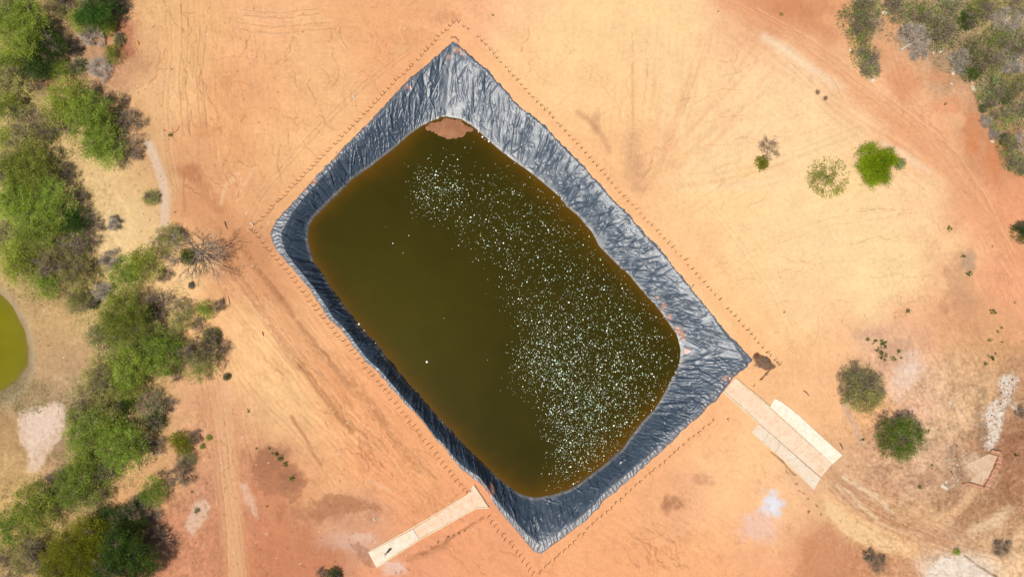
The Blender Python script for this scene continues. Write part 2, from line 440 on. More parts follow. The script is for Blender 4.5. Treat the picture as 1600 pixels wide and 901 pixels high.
# direction of grading and tyre scrape, one band after another
def streaks(mask, ang, sc, st, amp, seed, dz=0.0):
    c, s = math.cos(R(ang)), math.sin(R(ang))
    a_ = (U * c + V_ * s) / (sc * st) + wx * 0.35; b_ = (-U * s + V_ * c) / sc + wy * 0.5
    n_ = fbm(a_, b_, 4, seed)
    G[...] *= (1 + n_ * amp * mask)[..., None]
    HZ[...] += n_ * dz * mask
def ell(x, y, rx, ry, ang=0):
    c, s = math.cos(R(ang)), math.sin(R(ang)); u = U - x; v = V_ - y
    return np.exp(-(((u * c + v * s) / rx) ** 2 + ((-u * s + v * c) / ry) ** 2))
streaks(ell(330, 130, 120, 200), 88, 5, 9, 0.10, 201, 0.05)
streaks(ell(450, 60, 120, 50), 2, 5, 8, 0.09, 221, 0.03)
streaks(ell(470, 560, 260, 75, 52), 52, 5, 10, 0.24, 241, 0.12)
streaks(ell(560, 600, 240, 60, 52), 50, 2.6, 14, 0.12, 245, 0.06)
streaks(ell(1180, 330, 260, 200), -12, 3, 16, 0.035, 247, 0.02)
streaks(ell(330, 150, 120, 200), 80, 2.5, 12, 0.08, 249, 0.03)
streaks(ell(560, 690, 190, 70, 40), 42, 6, 6, 0.12, 251, 0.10)
streaks(ell(360, 740, 60, 220), 82, 4, 12, 0.15, 261, 0.05)
streaks(ell(1050, 150, 200, 160), 95, 6, 14, 0.07, 281, 0.04)
streaks(ell(1450, 620, 150, 200), 60, 5, 5, 0.14, 283, 0.06)
streaks(ell(1180, 240, 180, 110), -22, 6, 9, 0.07, 301, 0.04)
streaks(ell(1380, 430, 220, 90), -4, 6, 8, 0.05, 321, 0.03)
streaks(ell(1330, 170, 260, 60, 38), 38, 6, 9, 0.15, 341, 0.06)
streaks(ell(1540, 330, 60, 200, -18), 62, 6, 8, 0.12, 361, 0.06)
streaks(ell(1420, 830, 190, 55, 28), 30, 5, 8, 0.2, 381, 0.12)
streaks(ell(1000, 830, 220, 60), 35, 6, 6, 0.08, 401, 0.05)
streaks(ell(170, 300, 80, 70, 35), 35, 6, 6, 0.08, 411)
# fine veins washed by rain
for sc_, amp_, sd_ in ((34, 0.20, 1301), (15, 0.16, 1321), (7, 0.12, 1341)):
    a_ = U / sc_ + fbm(U / sc_ * 1.7, V_ / sc_ * 1.7, 3, sd_ + 3) * 0.5; b_ = V_ / sc_ / 1.5 + fbm(U / sc_ * 1.7, V_ / sc_ * 1.7, 3, sd_ + 9) * 0.5
    vn = 1 - smooth(0.0, 1.9 / sc_ + 0.02, np.abs(noise(a_, b_, sd_)))
    vm_ = smooth(0.10, 0.6, fbm(U / 55, V_ / 55, 3, sd_ + 20) + 0.25 * roughreg) * (0.12 + 0.88 * np.clip(1 - smooth(680, 820, U) * (1 - smooth(540, 620, V_)) + smooth(1320, 1420, U), 0, 1))
    G *= (1 - vn * vm_ * amp_)[..., None] ** np.array((0.8, 1.0, 1.15))
    HZ -= vn * vm_ * 0.07
grain = noise(GX / 0.45, GY / 0.45, 1401) + 0.6 * noise(GX / 0.9, GY / 0.9, 1402)
G *= (1 + grain * (0.03 + 0.06 * roughreg))[..., None]
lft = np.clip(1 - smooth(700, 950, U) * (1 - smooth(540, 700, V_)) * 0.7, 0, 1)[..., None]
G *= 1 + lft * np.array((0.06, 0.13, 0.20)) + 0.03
# paths, pale strips
stroke([(232,225),(243,250),(252,275),(258,305),(257,350)], 7, (232,200,172), 0.75, 4)
stroke([(1195,58),(1235,82),(1270,108),(1316,134)], 7, (254,224,184), 0.6, 7, brk=-0.1)
stroke([(1380,226),(1415,245),(1452,268)], 4, (254,222,184), 0.5, 5, brk=0.0)
stroke([(60,215),(120,240),(170,275),(215,320),(235,380)], 14, (236,192,134), 0.55, 10)
stroke([(180,780),(215,752),(250,732)], 15, (224,164,112), 0.6, 8)
stroke([(345,640),(352,700),(362,780),(372,900)], 16, (232,168,116), 0.6, 10)
stroke([(318,610),(332,680),(342,760),(348,850)], 3, (222,160,112), 0.5, 2)
stroke([(1130,0),(1180,25),(1230,50),(1290,95),(1350,150),(1420,200),(1490,270),(1545,340),(1590,400)], 15, (232,158,108), 0.5, 12)
stroke([(1170,0),(1240,20),(1300,55)], 12, (216,142,96), 0.5, 10)
stroke([(1440,215),(1500,280),(1530,330)], 26, (238,168,120), 0.4, 20)
stroke([(903,176),(922,190),(940,212),(952,236)], 4, (206,150,108), 0.6, 4, brk=0.0)
stroke([(988,100),(989,160),(988,215),(984,250)], 2, (222,162,116), 0.5, 2)
stroke([(988,215),(992,250),(1000,290)], 14, (210,155,112), 0.4, 12, brk=0.2)
stroke([(1395,30),(1385,70),(1395,110),(1420,150)], 14, (230,165,118), 0.7, 8)
stroke([(1290,790),(1330,825),(1380,850),(1415,852)], 22, (244,190,132), 0.75, 10, dz=-0.1)
stroke([(1300,740),(1360,790),(1420,820),(1490,850),(1560,860)], 12, (200,145,105), 0.55, 9)
stroke([(1320,745),(1345,765),(1370,775)], 6, (240,200,160), 0.5, 4, brk=0.4)
stroke([(1312,770),(1340,795)], 4, (245,205,165), 0.6, 3)
stroke([(1400,800),(1460,812),(1520,840),(1545,850)], 8, (226,175,125), 0.5, 6)
# long ruts beside the lower-left side
stroke([(380,385),(400,415),(420,440),(440,465)], 4, (140,90,58), 0.55, 4, dz=-0.25, brk=0.2)
stroke([(440,465),(470,510),(500,545),(520,570),(545,600)], 3.5, (168,112,72), 0.55, 3, dz=-0.2, brk=0.1)
stroke([(350,395),(390,450),(430,520),(470,570)], 6, (200,134,88), 0.45, 5, dz=-0.15, brk=0.2)
stroke([(470,570),(500,610),(530,650),(552,672)], 5, (186,122,76), 0.7, 4, dz=-0.15, brk=0.1)
stroke([(545,590),(575,625),(600,660),(620,690),(655,735)], 7, (196,128,82), 0.5, 6, dz=-0.15, brk=0.35)
stroke([(455,650),(475,680),(490,708),(502,725)], 2.2, (186,124,78), 0.65, 2, dz=-0.12)
stroke([(415,440),(445,500),(490,560),(540,620)], 18, (214,142,94), 0.4, 14)
stroke([(300,315),(340,345),(370,370),(395,400)], 26, (206,138,92), 0.45, 18)
# narrow rim tread between pond and posts
for s_ in ([(700,55),(560,185),(440,305)], [(1120,650),(980,770),(850,880)], [(740,70),(900,225),(1080,425),(1170,530)], [(430,400),(600,590),(735,755)]):
    stroke(s_, 7, (252,180,122), 0.4, 6)
# dark and rust soil patches
for b_ in [(300,272,20,16,186,118,78,.6),(318,205,22,14,212,142,95,.5),(930,190,8,26,200,148,108,.5),(990,265,18,28,214,160,116,.5),(1000,295,14,12,205,150,112,.35),
           (1050,782,22,11,172,112,78,.65),(1098,750,18,10,196,136,98,.5),(1040,790,10,14,176,116,80,.5),(428,712,26,20,150,98,72,.6),(455,745,22,22,150,96,72,.65),(412,730,20,22,160,105,78,.45),
           (500,800,60,18,170,112,80,.5),(540,785,42,12,176,118,84,.5),(585,805,12,18,172,124,96,.4),(1206,788,20,20,234,226,226,.9),(1186,822,36,26,246,198,176,.75),(1210,785,9,10,240,238,240,.8),
           (560,850,40,18,232,184,160,.5),(520,845,30,16,226,178,156,.35),(615,885,22,14,244,208,186,.7),(565,838,20,8,240,200,172,.5),
           (1500,440,22,55,200,148,108,.6),(1513,408,12,16,150,140,120,.45),(1475,480,10,14,190,130,95,.4),(1510,480,18,22,205,150,110,.4),
           (1362,520,30,12,206,160,130,.5),(1400,555,34,26,200,152,122,.55),(1440,530,26,22,216,160,128,.35),(1415,590,22,14,248,214,190,.5),(1425,575,10,8,252,232,218,.6),
           (1432,640,40,16,240,184,150,.5),(1460,745,44,14,184,134,98,.5),(1515,830,46,12,176,122,84,.5),(1530,790,40,28,178,126,88,.45),
           (1378,678,20,24,184,132,100,.5),(1320,640,10,24,205,165,135,.4),(1565,855,15,12,130,105,75,.7),(1375,880,22,20,140,98,68,.5),(1500,888,60,26,244,218,190,.75),(1560,815,16,14,236,190,146,.6),
           (1480,165,26,14,236,156,108,.6),(1490,190,20,14,246,184,132,.6),(1520,205,16,40,218,132,80,.6),(1552,250,14,40,222,132,84,.5),(1415,130,30,26,222,140,92,.5),(1440,150,20,14,246,180,132,.5),
           (1470,120,24,10,232,150,100,.5),(1375,90,14,20,212,150,106,.4),(1280,15,34,12,205,132,88,.5),(1230,8,30,10,212,138,94,.5),(700,28,22,10,214,145,98,.5),(640,60,34,16,212,145,98,.4),(625,75,12,8,240,182,132,.5),
           (160,100,24,18,178,138,112,.55),(190,50,20,24,186,116,84,.8),(195,80,16,16,176,106,76,.75),(210,105,16,14,202,148,104,.5),(110,130,22,12,188,124,90,.6),(70,130,24,12,150,92,62,.7),
           (45,610,40,18,160,132,92,.5),(92,700,16,30,150,120,84,.5),(20,680,20,30,188,140,90,.4),(110,650,14,26,158,128,88,.5),(75,545,40,60,204,158,108,.35),(120,560,30,30,178,138,100,.35),
           (345,385,12,10,214,148,100,.4),(272,690,20,40,214,154,108,.4),(250,735,14,14,200,150,105,.4),(1285,790,10,14,214,160,116,.5)]:
    blob(b_[0], b_[1], b_[2], b_[3], b_[4:7], b_[7], mottle=0.35)
blob(1193,566,16,11,(120,78,52),0.9,20,0.3)
for x, y in ((1183,560),(1203,570),(1198,576),(1186,574)): blob(x, y, 7, 5, (112,72,48), 0.9, 0, 0.3, mottle=0.3)
stroke([(1205,575),(1195,587),(1188,593)], 1.6, (110,70,46), 0.8, 1)
poly([(1292,810),(1318,832),(1345,850),(1385,862),(1420,870),(1440,905),(1232,905),(1262,850)], (208, 142, 100), 0.6, 4, mottle=0.6)
poly([(1286,772),(1320,800),(1365,822),(1418,846),(1425,858),(1385,860),(1340,846),(1312,828),(1290,806)], (250, 204, 150), 0.85, 5, dz=-0.05, mottle=0.4)
poly([(1300,738),(1330,752),(1370,790),(1400,812),(1450,828),(1500,842),(1480,850),(1420,845),(1360,815),(1320,790),(1296,765)], (198,142,102), 0.5, 3, mottle=0.5)
stroke([(1318,745),(1345,762),(1370,775),(1392,800)], 3.5, (250,214,174), 0.75, 2.5, brk=0.15)
stroke([(1306,758),(1325,768),(1345,790),(1368,808)], 3, (252,214,170), 0.7, 2.5, brk=0.1)
stroke([(1370,815),(1400,826),(1440,838)], 3, (246,200,156), 0.6, 2.5, brk=0.2)
poly([(1482,812),(1500,790),(1530,782),(1550,790),(1560,800),(1540,820),(1515,828)], (188,136,94), 0.7, 2, mottle=0.4)
stroke([(1468,810),(1490,800),(1510,780),(1520,765)], 7, (246,192,142), 0.7, 5)
stroke([(1520,830),(1550,815),(1575,795)], 9, (250,212,166), 0.6, 6, brk=0.1)
poly([(1470,872),(1500,865),(1530,885),(1560,905),(1440,905),(1452,888)], (248,226,204), 0.85, 3, mottle=0.25)
stroke([(1508,868),(1535,888),(1560,902)], 1.6, (120,92,58), 0.7, 1.5, brk=0.2)
poly([(1566,655),(1600,640),(1600,790),(1575,800),(1560,785),(1566,740),(1570,700)], (168,112,78), 0.5, 5, mottle=0.3)
poly([(1345,760),(1380,730),(1410,760),(1400,780)], (196,142,106), 0.45, 6, mottle=0.5)
poly([(1405,560),(1435,545),(1450,570),(1420,620),(1395,632),(1385,610)], (248,210,182), 0.55, 5, mottle=0.5)
stroke([(1320,632),(1330,650),(1338,672),(1345,690)], 5, (216,178,148), 0.6, 3)
poly([(404,702),(430,696),(448,724),(462,740),(485,752),(472,770),(462,784),(440,772),(420,776),(405,760),(398,730)], (176,116,82), 0.62, 2, mottle=0.35)
poly([(490,785),(515,772),(550,775),(590,790),(600,800),(560,798),(530,802),(505,815),(480,812)], (186,124,84), 0.6, 2.5, mottle=0.4)
poly([(575,858),(560,845),(548,850),(556,870),(572,884),(588,888)], (168,118,92), 0.6, 2.5, mottle=0.4)
stroke([(575,750),(590,758),(610,766)], 2.4, (244,190,150), 0.5, 2, brk=0.2)
stroke([(350,610),(352,680),(358,760),(364,840),(370,900)], 12, (236,180,132), 0.55, 7, brk=-0.2)
stroke([(283,265),(300,272),(318,290),(330,312),(345,325)], 10, (198,130,88), 0.5, 5, brk=0.1)
stroke([(288,265),(287,300),(288,330)], 1.5, (190,124,84), 0.5, 1)
stroke([(372,272),(352,290),(345,318)], 3, (250,200,152), 0.5, 2.5, brk=0.1)
stroke([(395,265),(385,285),(372,300)], 3, (250,196,148), 0.45, 2.5, brk=0.1)
for _ in range(26):
    x = rng.uniform(985, 1065); y = rng.uniform(815, 880); crack(x, y, rng.uniform(40, 62), rng.uniform(12, 30), 0.8, 0.4, DK2, -0.1)
for _ in range(70):                                     # short scrapes of the grader below the left side of the fence
    t_ = rng.random(); x = 400 + 330 * t_ + rng.uniform(-55, 10); y = 440 + 330 * t_ + rng.uniform(-10, 60); crack(x, y, rng.uniform(40, 62), rng.uniform(14, 44), rng.uniform(.7, 1.5), rng.uniform(.25, .5), DK2 if rng.random() < .7 else (255, 206, 150), -0.06, wob=0.25)
for _ in range(60):
    x = rng.uniform(300, 660); y = rng.uniform(0, 300); crack(x, y, rng.choice((85, 60, 120, 10)) + rng.uniform(-15, 15), rng.uniform(12, 40), rng.uniform(.7, 1.3), rng.uniform(.2, .4), DK2 if rng.random() < .6 else (255, 206, 156), -0.05, wob=0.3)
for _ in range(40):                                     # broad faint sweeps on the pale fan
    a_ = rng.uniform(-40, 95); x = 1010 + rng.uniform(20, 120) * math.cos(R(a_)); y = 300 - rng.uniform(20, 100) * abs(math.sin(R(a_))); L_ = rng.uniform(60, 220)
    stroke([(x, y), (x + L_ * math.cos(R(a_)), y - L_ * abs(math.sin(R(a_))))], rng.uniform(1.5, 4), (236, 176, 124) if rng.random() < .6 else (255, 218, 170), rng.uniform(.12, .3), 3, brk=0.0)
vein_ = 1 - smooth(0.0, 0.16, np.abs(fbm(U / 20, V_ / 14, 4, 1501)))
lr_ = smooth(1280, 1380, U) * smooth(540, 640, V_)
G *= (1 - 0.24 * vein_ * lr_)[..., None] ** np.array((0.8, 1.0, 1.2))
vein2 = 1 - smooth(0.0, 0.10, np.abs(fbm(U / 24, V_ / 24, 4, 1521)))
G[...] = G * (1 - (0.26 * vein2 * lr_)[..., None]) + lin((248, 206, 166)) * (0.26 * vein2 * lr_)[..., None]
HZ -= 0.12 * vein_ * lr_
# white ground
poly([(28,645),(60,632),(98,625),(104,660),(92,690),(75,712),(60,735),(42,735),(44,705),(30,690)], (238,202,174), 0.85, 4, mottle=0.4)
poly([(35,650),(98,630),(100,655),(70,690),(48,712)], (246,216,192), 0.5, 7, mottle=0.4)
poly([(305,782),(322,780),(330,795),(318,815),(300,838),(290,828),(296,800)], (236,198,168), 0.75, 5, mottle=0.5)
poly([(375,750),(385,752),(396,780),(400,808),(392,800),(380,775)], (238,196,164), 0.65, 4, mottle=0.4)
for p_ in ([(1560,588),(1584,580),(1592,592),(1582,612),(1570,640),(1560,648),(1566,620)], [(1540,632),(1560,625),(1568,650),(1562,690),(1552,702),(1540,700),(1546,670),(1536,650)], [(1578,630),(1588,628),(1586,640)]):
    poly(p_, (242,222,200), 0.9, 4, mottle=0.75)
stroke([(1535,612),(1530,650),(1534,690)], 8, (150,118,90), 0.55, 6, brk=0.2)
stroke([(1490,700),(1495,735),(1512,752)], 7, (140,108,80), 0.5, 6, brk=0.2)
blob(1529,728,22,20,(236,200,165),0.75,0,0.5,mottle=0.3)
# shore of the small pond
stroke([(-12,462),(4,474),(20,492),(33,518),(40,546),(40,570),(24,594),(2,610)], 3, (112, 96, 62), 0.8, 2.5)
stroke([(-12,455),(10,475),(28,500),(38,540),(42,575),(28,600),(6,618),(-20,626)], 12, (150,128,96), 0.7, 7)
stroke([(0,455),(20,476),(42,505),(52,545),(54,580),(38,612),(10,632)], 5, (196,172,132), 0.4, 5)
# dark line outside liner
stroke([(705,60),(712,58),(717,66)], 1.0, (150,95,60), 0.7, 0.8)
stroke([(1205,655),(1215,668),(1222,675)], 2, (205,160,100), 0.4, 1.5)
# gully marks: thin broken cracks wandering over the ground
for c_ in [(533,35,75,40),(520,75,60,40),(530,110,100,30),(545,140,60,60),(560,110,55,50),(585,90,40,40),(590,40,85,55),(600,60,70,45),(455,70,85,40),(460,110,75,40),(480,130,55,40),
           (425,215,80,50),(440,225,95,55),(470,190,70,40),(475,220,60,35),(430,170,30,60),(500,180,60,30),(235,130,-50,40),(225,140,-45,30),(210,135,0,14),(245,105,-60,30),(308,55,100,22),(330,55,80,22),
           (285,90,92,130),(312,100,88,60),(316,110,90,80),(256,0,88,60),(288,0,90,60),(250,60,85,40),(330,90,20,40),(375,90,-60,40),(270,200,60,20),
           (826,45,90,35),(830,80,80,35),(840,115,70,20),(988,50,92,160),(1012,60,92,60),(1030,230,110,60),(1050,215,115,50),(1010,100,95,60),(900,75,110,40),(905,140,130,40),(925,120,120,20),
           (1085,160,-22,80),(1100,190,-20,90),(1060,240,-18,80),(1080,270,-18,70),(1130,120,-25,60),(1150,215,-15,60),(1200,190,-15,50),(1010,240,-25,20),
           (1200,300,150,40),(1220,400,5,60),(1200,430,0,70),(1230,410,-10,60),(1290,465,-10,80),(1280,490,120,50),(1200,470,-8,60),(1300,340,-6,90),(1330,380,4,80),(1350,430,-4,110),(1400,460,10,60),(1210,520,-10,20),
           (1253,527,-20,18),(1230,548,-50,14),(1340,330,0,60),(1380,345,-10,50),(1150,440,-25,30),(1130,460,-30,24),(960,315,-25,25),
           (975,855,45,35),(990,830,55,45),(1010,840,60,30),(1020,815,50,40),(1040,850,45,30),(1000,800,55,30),(960,870,50,25),(1060,870,60,20),(1000,800,-150,12),(1100,690,-30,30),
           (650,700,40,40),(640,660,50,40),(600,650,60,40),(580,640,55,50),(560,680,45,50),(530,650,30,40),(620,720,55,30),(660,730,30,30),(700,720,50,30),(500,640,40,30),(540,700,20,50),(610,745,20,60),
           (1215,715,40,40),(1228,735,35,30),(1238,745,60,20),(350,255,80,40),(370,250,60,40),(315,262,50,30),(330,280,40,30),(360,270,55,40),(290,290,50,26),(420,330,110,30),
           (455,860,60,50),(390,700,70,60),(355,650,80,60),(365,700,84,90),(720,770,130,25),(780,860,50,30),(745,880,50,25),(690,850,30,60),(880,790,-30,30),
           (1500,345,70,16),(1460,345,60,14),(1590,470,80,20),(1440,180,55,50),(1460,210,50,40),(1300,120,40,50),(1330,140,40,40),(1530,640,-40,18),(1350,770,30,60),(1340,800,32,60),(1430,830,20,60),(1340,610,60,10)]:
    crack(c_[0], c_[1], c_[2], c_[3], rng.uniform(0.6, 1.1), rng.uniform(0.22, 0.5) * (0.55 if c_[0] > 860 and c_[1] < 560 else 1), DK if rng.random() < 0.6 else DK2, wob=0.3 if c_[0] > 860 else 0.5)
for _ in range(130):                                     # small rills everywhere on the open soil
    x, y, a0 = rng.choice([(rng.uniform(220, 620), rng.uniform(0, 300), rng.uniform(50, 110)), (rng.uniform(380, 740), rng.uniform(480, 800), rng.uniform(30, 65)),
                           (rng.uniform(880, 1350), rng.uniform(0, 500), rng.choice((-20, 95)) + rng.uniform(-12, 12)), (rng.uniform(860, 1250), rng.uniform(720, 900), rng.uniform(25, 65)), (rng.uniform(1290, 1600), rng.uniform(560, 900), rng.uniform(0, 60))])
    crack(x, y, a0, rng.uniform(10, 35), rng.uniform(0.5, 0.9), rng.uniform(0.12, 0.32), DK2, -0.06)
# tyre tracks in pairs
def track(pts, gap=9, wd=1.0, col=(190, 130, 84), a=0.38, brk=0.1):
    p = np.array(pts, float); p = np.stack([np.interp(np.linspace(0, len(p) - 1, 14), np.arange(len(p)), p[:, k]) for k in (0, 1)], 1)
    d_ = np.gradient(p, axis=0); d_ /= np.hypot(*d_.T)[:, None]; n_ = np.c_[-d_[:, 1], d_[:, 0]] * gap / 2
    for sg in (-1, 1):
        stroke([tuple(q) for q in p + n_ * sg], wd, col, a, 0.9, -0.07, brk); stroke([tuple(q) for q in p + n_ * sg * 1.35], wd * 0.7, (255, 216, 168), a * 0.6, 0.8, 0.03, brk)
for t_ in ([(288,0),(290,60),(285,130),(292,210)], [(318,40),(312,120),(318,200)], [(262,10),(266,80),(258,150),(262,240),(275,300)], [(380,20),(440,25),(500,18)], [(370,40),(430,48),(520,40)],
           [(330,560),(345,640),(352,720),(366,800),(378,900)], [(315,580),(330,660),(340,740),(350,830),(352,900)], [(372,430),(420,500),(480,570),(530,640),(600,700)], [(400,420),(450,480),(510,550),(570,620),(640,700),(690,750)], [(300,480),(340,540),(400,620),(470,690),(520,760)],
           [(1130,0),(1210,40),(1290,90),(1350,140),(1430,200),(1500,280),(1560,360),(1595,450)], [(1180,20),(1270,70),(1340,120),(1400,170),(1480,230),(1530,300),(1580,400)], [(1395,20),(1390,80),(1410,140),(1450,190)], [(1285,740),(1340,790),(1400,820),(1480,850),(1560,870)], [(1300,760),(1350,815),(1430,850),(1500,870)], [(1310,740),(1370,780),(1450,815),(1540,845)],
           [(890,880),(980,800),(1070,730),(1150,680)], [(920,890),(1010,815),(1090,750),(1170,700)], [(640,80),(560,140),(480,220),(410,300),(380,360)], [(880,60),(960,150),(1060,260),(1150,370),(1220,470),(1250,560)], [(1110,60),(1080,160),(1040,260),(1010,300)], [(1350,200),(1260,235),(1160,270),(1080,330)], [(1420,330),(1300,345),(1200,380),(1130,430)]):
    track(t_, rng.uniform(8, 11), rng.uniform(0.8, 1.3), (196, 134, 88) if t_[0][0] < 860 or t_[0][0] > 1250 else (230, 170, 120), rng.uniform(0.25, 0.45) * (0.45 if 860 < t_[0][0] < 1180 or t_[0][0] > 1340 and t_[0][1] < 400 else 1), rng.uniform(0.0, 0.3))
# dark soil drips along the back of the lower-left ramp
stroke([(650,868),(690,850),(715,834),(735,820),(755,808)], 1.8, (150,96,60), 0.6, 2, dz=-0.2, brk=0.35)
for x, y, r_ in [(701,841,3.5),(696,845,2.5),(719,831,2.5),(724,827,1.8),(711,836,2),(686,850,1.8),(673,856,1.5),(741,817,1.5),(660,866,1.5)]: blob(x, y, r_, r_ * .7, (70, 42, 24), 0.85, -30, 0.6)
stroke([(640,872),(680,858),(700,848)], 5, (196,132,88), 0.5, 4)
stroke([(1205,706),(1220,718),(1232,732),(1243,742)], 1.2, (110,70,42), 0.7, 1.0, dz=-0.15)
for x, y in [(1247,752),(1257,768),(1263,780),(1250,765),(1275,790),(1262,800),(1279,803)]: blob(x, y, 2.4, 1.4, (110,66,36), 0.8, 30, 0.5)
for _ in range(900):                                    # specks and clods lying about in the rough ground
    x, y = rng.choice([(rng.uniform(1290, 1600), rng.gauss(700, 110)), (rng.uniform(0, 330), rng.uniform(480, 900)), (rng.uniform(280, 640), rng.uniform(640, 900)), (rng.uniform(200, 640), rng.uniform(0, 420)), (rng.uniform(0, 260), rng.uniform(100, 420))])
    s_ = rng.uniform(0.5, 1.2)
    stroke([(x, y), (x + rng.uniform(-2, 2), y + rng.uniform(-2, 2))], s_, (130, 86, 54) if rng.random() < 0.65 else (246, 214, 178), rng.uniform(0.3, 0.7), 0.8)
# beyond the surveyed ground the soil just goes on, lightly mottled
om_ = smooth(105, 150, np.maximum(np.abs(GX + 8) - 40, np.abs(GY) * 1.15 + 20))[..., None]
G[...] = G * (1 - om_) + lin((232, 178, 128)) * (1 + 0.16 * fbm(GX / 45, GY / 45, 5, 1601) + 0.08 * fbm(GX / 6, GY / 6, 3, 1611))[..., None] * om_
# relief: level round the pond, gently uneven beyond
sl = win(330, 1290, -20, 960)
dO = np.full(GX.shape, 60.0)
dO[sl] = sd_poly(GX[sl], GY[sl], O_poly)
away = smooth(3, 22, dO)
HZ *= np.clip(0.25 + away, 0, 1)
HZ += away * (fbm(GX / 28, GY / 28, 4, 501) * 0.45 + fbm(GX / 5, GY / 5, 4, 521) * 0.10 * (0.4 + roughreg)) + (1 - away) * fbm(GX / 3, GY / 3, 3, 541) * 0.03
HZ += mott2 * 0.10 * roughreg * away
far = smooth(150, 500, np.hypot(GX, GY))
HZ += far * fbm(GX / 260, GY / 260, 3, 601) * 9
rimh = (np.exp(-((dO - 8.5) / 1.6) ** 2) * 0.12)
HZ += rimh
inside = dO < 0
HZ = np.where(inside, -np.clip((-dO - 0.2) * 2.6, 0, 6.5), HZ)
# level bed of the ramps and hollow of the small pond
RAMP_L = [(741,757),(764,792),(744,793),(587,886),(575,862),(731,772)]
RAMP_R = [(1148,590),(1210,622),(1316,710),(1300,730),(1272,764),(1174,674),(1130,611)]
for rp in (RAMP_L, RAMP_R):
    pw = [tuple(p) for p in Pn(rp)]
    d = sd_poly(GX, GY, pw); k = 1 - smooth(0.5, 2.5, d)
    HZ = np.where(inside, HZ, HZ * (1 - k) - 0.03 * k)
SP = [(-80,445),(0,468),(16,483),(30,515),(38,545),(38,568),(22,592),(0,608),(-80,640)]
spw = [tuple(p) for p in Pn(SP)]
d = sd_poly(GX, GY, spw)
k = 1 - smooth(-2.0, 4.0, d)
HZ = HZ * (1 - k) - 1.0 * k
HZ = np.clip(HZ, -6.6, 20)
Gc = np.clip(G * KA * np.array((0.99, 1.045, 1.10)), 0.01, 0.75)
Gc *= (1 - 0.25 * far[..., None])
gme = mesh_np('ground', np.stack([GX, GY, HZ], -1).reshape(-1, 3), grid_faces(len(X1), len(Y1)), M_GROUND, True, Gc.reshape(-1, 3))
ground = link('ground', gme); tag(ground, kind='structure')
def gz(x, y):
    i = int(np.clip(np.searchsorted(X1, x) - 1, 0, len(X1) - 2)); j = int(np.clip(np.searchsorted(Y1, y) - 1, 0, len(Y1) - 2))
    a = (x - X1[i]) / (X1[i + 1] - X1[i]); b = (y - Y1[j]) / (Y1[j + 1] - Y1[j])
    return float(HZ[i, j] * (1 - a) * (1 - b) + HZ[i + 1, j] * a * (1 - b) + HZ[i, j + 1] * (1 - a) * b + HZ[i + 1, j + 1] * a * b)
def on(px, py, dz=0.0):
    p = P(px, py); p.z = gz(p.x, p.y) + dz
    return p

# ------------------------------------------------------------------ pond liner
def mat_liner():
    m, nt, b = new_mat('black plastic sheet')
    a = attr(nt, 'tint')
    v = coords(nt)
    n1 = noise_node(nt, 1.1, 5, 0.6, v, 0.6)
    n2 = noise_node(nt, 3.2, 3, 0.6, v, 1.2)
    vo = N(nt, 'ShaderNodeTexVoronoi'); vo.feature = 'DISTANCE_TO_EDGE'; vo.inputs['Scale'].default_value = 0.75
    # creases run in straight facets: warped cells
    mx = N(nt, 'ShaderNodeVectorMath', operation='MULTIPLY_ADD'); mx.inputs[1].default_value = (1.6, 1.6, 1.6)
    nt.links.new(n1.outputs['Color'], mx.inputs[0]); nt.links.new(v, mx.inputs[2])
    nt.links.new(mx.outputs[0], vo.inputs['Vector'])
    dust = ramp(nt, n1.outputs[0], [(0.35, (1, 1, 1)), (0.75, (1.5, 1.5, 1.45))])
    nt.links.new(mult(nt, a.outputs['Color'], dust), b.inputs['Base Color'])
    b.inputs['Roughness'].default_value = 0.36
    b.inputs['Specular IOR Level'].default_value = 0.9
    vr = ramp(nt, vo.outputs[0], [(0.0, (0, 0, 0)), (0.10, (1, 1, 1))])
    nrm = bump(nt, vr, 0.12, 0.05)
    nrm = bump(nt, n2.outputs[0], 0.12, 0.05, nrm)
    nt.links.new(nrm, b.inputs['Normal'])
    rr = ramp(nt, n2.outputs[0], [(0.3, (0.42, 0.42, 0.42)), (0.7, (0.52, 0.52, 0.52))])
    nt.links.new(rr, b.inputs['Roughness'])
    return m
M_LINER = mat_liner()
nU = len(Osm)
inw = Wa - Osm; inl = np.hypot(inw[:, 0], inw[:, 1]); inw = inw / inl[:, None]
ucoord = np.r_[0, np.cumsum(np.hypot(*np.diff(Osm, axis=0).T))]
ragged = fbm(ucoord / 1.6, ucoord * 0 + 3.3, 4, 701) * 0.45 + fbm(ucoord / 7, ucoord * 0 + 1.3, 3, 711) * 0.35
edge = Osm + inw * ragged[:, None]
cre = Osm + inw * np.maximum(cwid, 0.4)[:, None]
NF, NS, NB = 13, 74, 7
rows = []; vm = []
for j in range(NF):
    t = j / (NF - 1); rows.append(np.c_[edge * (1 - t) + cre * t, np.full(nU, 0.10 * smooth(0, 0.25, np.array(t)) - 0.02)]); vm.append(-(1 - t) * cwid)
slopeL = np.hypot(*(Wa - cre).T)
for j in range(1, NS + 1):
    t = j / NS
    prof = t + 0.10 * math.sin(math.pi * t) * -1 * (1 - t)      # rounded crest
    z = 0.08 + (ZW - 0.08) * prof
    rows.append(np.c_[cre * (1 - t) + Wa * t, np.full(nU, z)]); vm.append(t * slopeL)
for j in range(1, NB + 1):
    q = Wa + inw * (0.35 * j); rows.append(np.c_[q, np.full(nU, ZW - 0.14 * j)]); vm.append(slopeL + 0.35 * j)
Lv = np.stack(rows, 1); VM = np.stack(vm, 1); UM = np.repeat(ucoord[:, None], Lv.shape[1], 1)
du = np.roll(Lv, -1, 0) - np.roll(Lv, 1, 0); dv = np.gradient(Lv, axis=1)
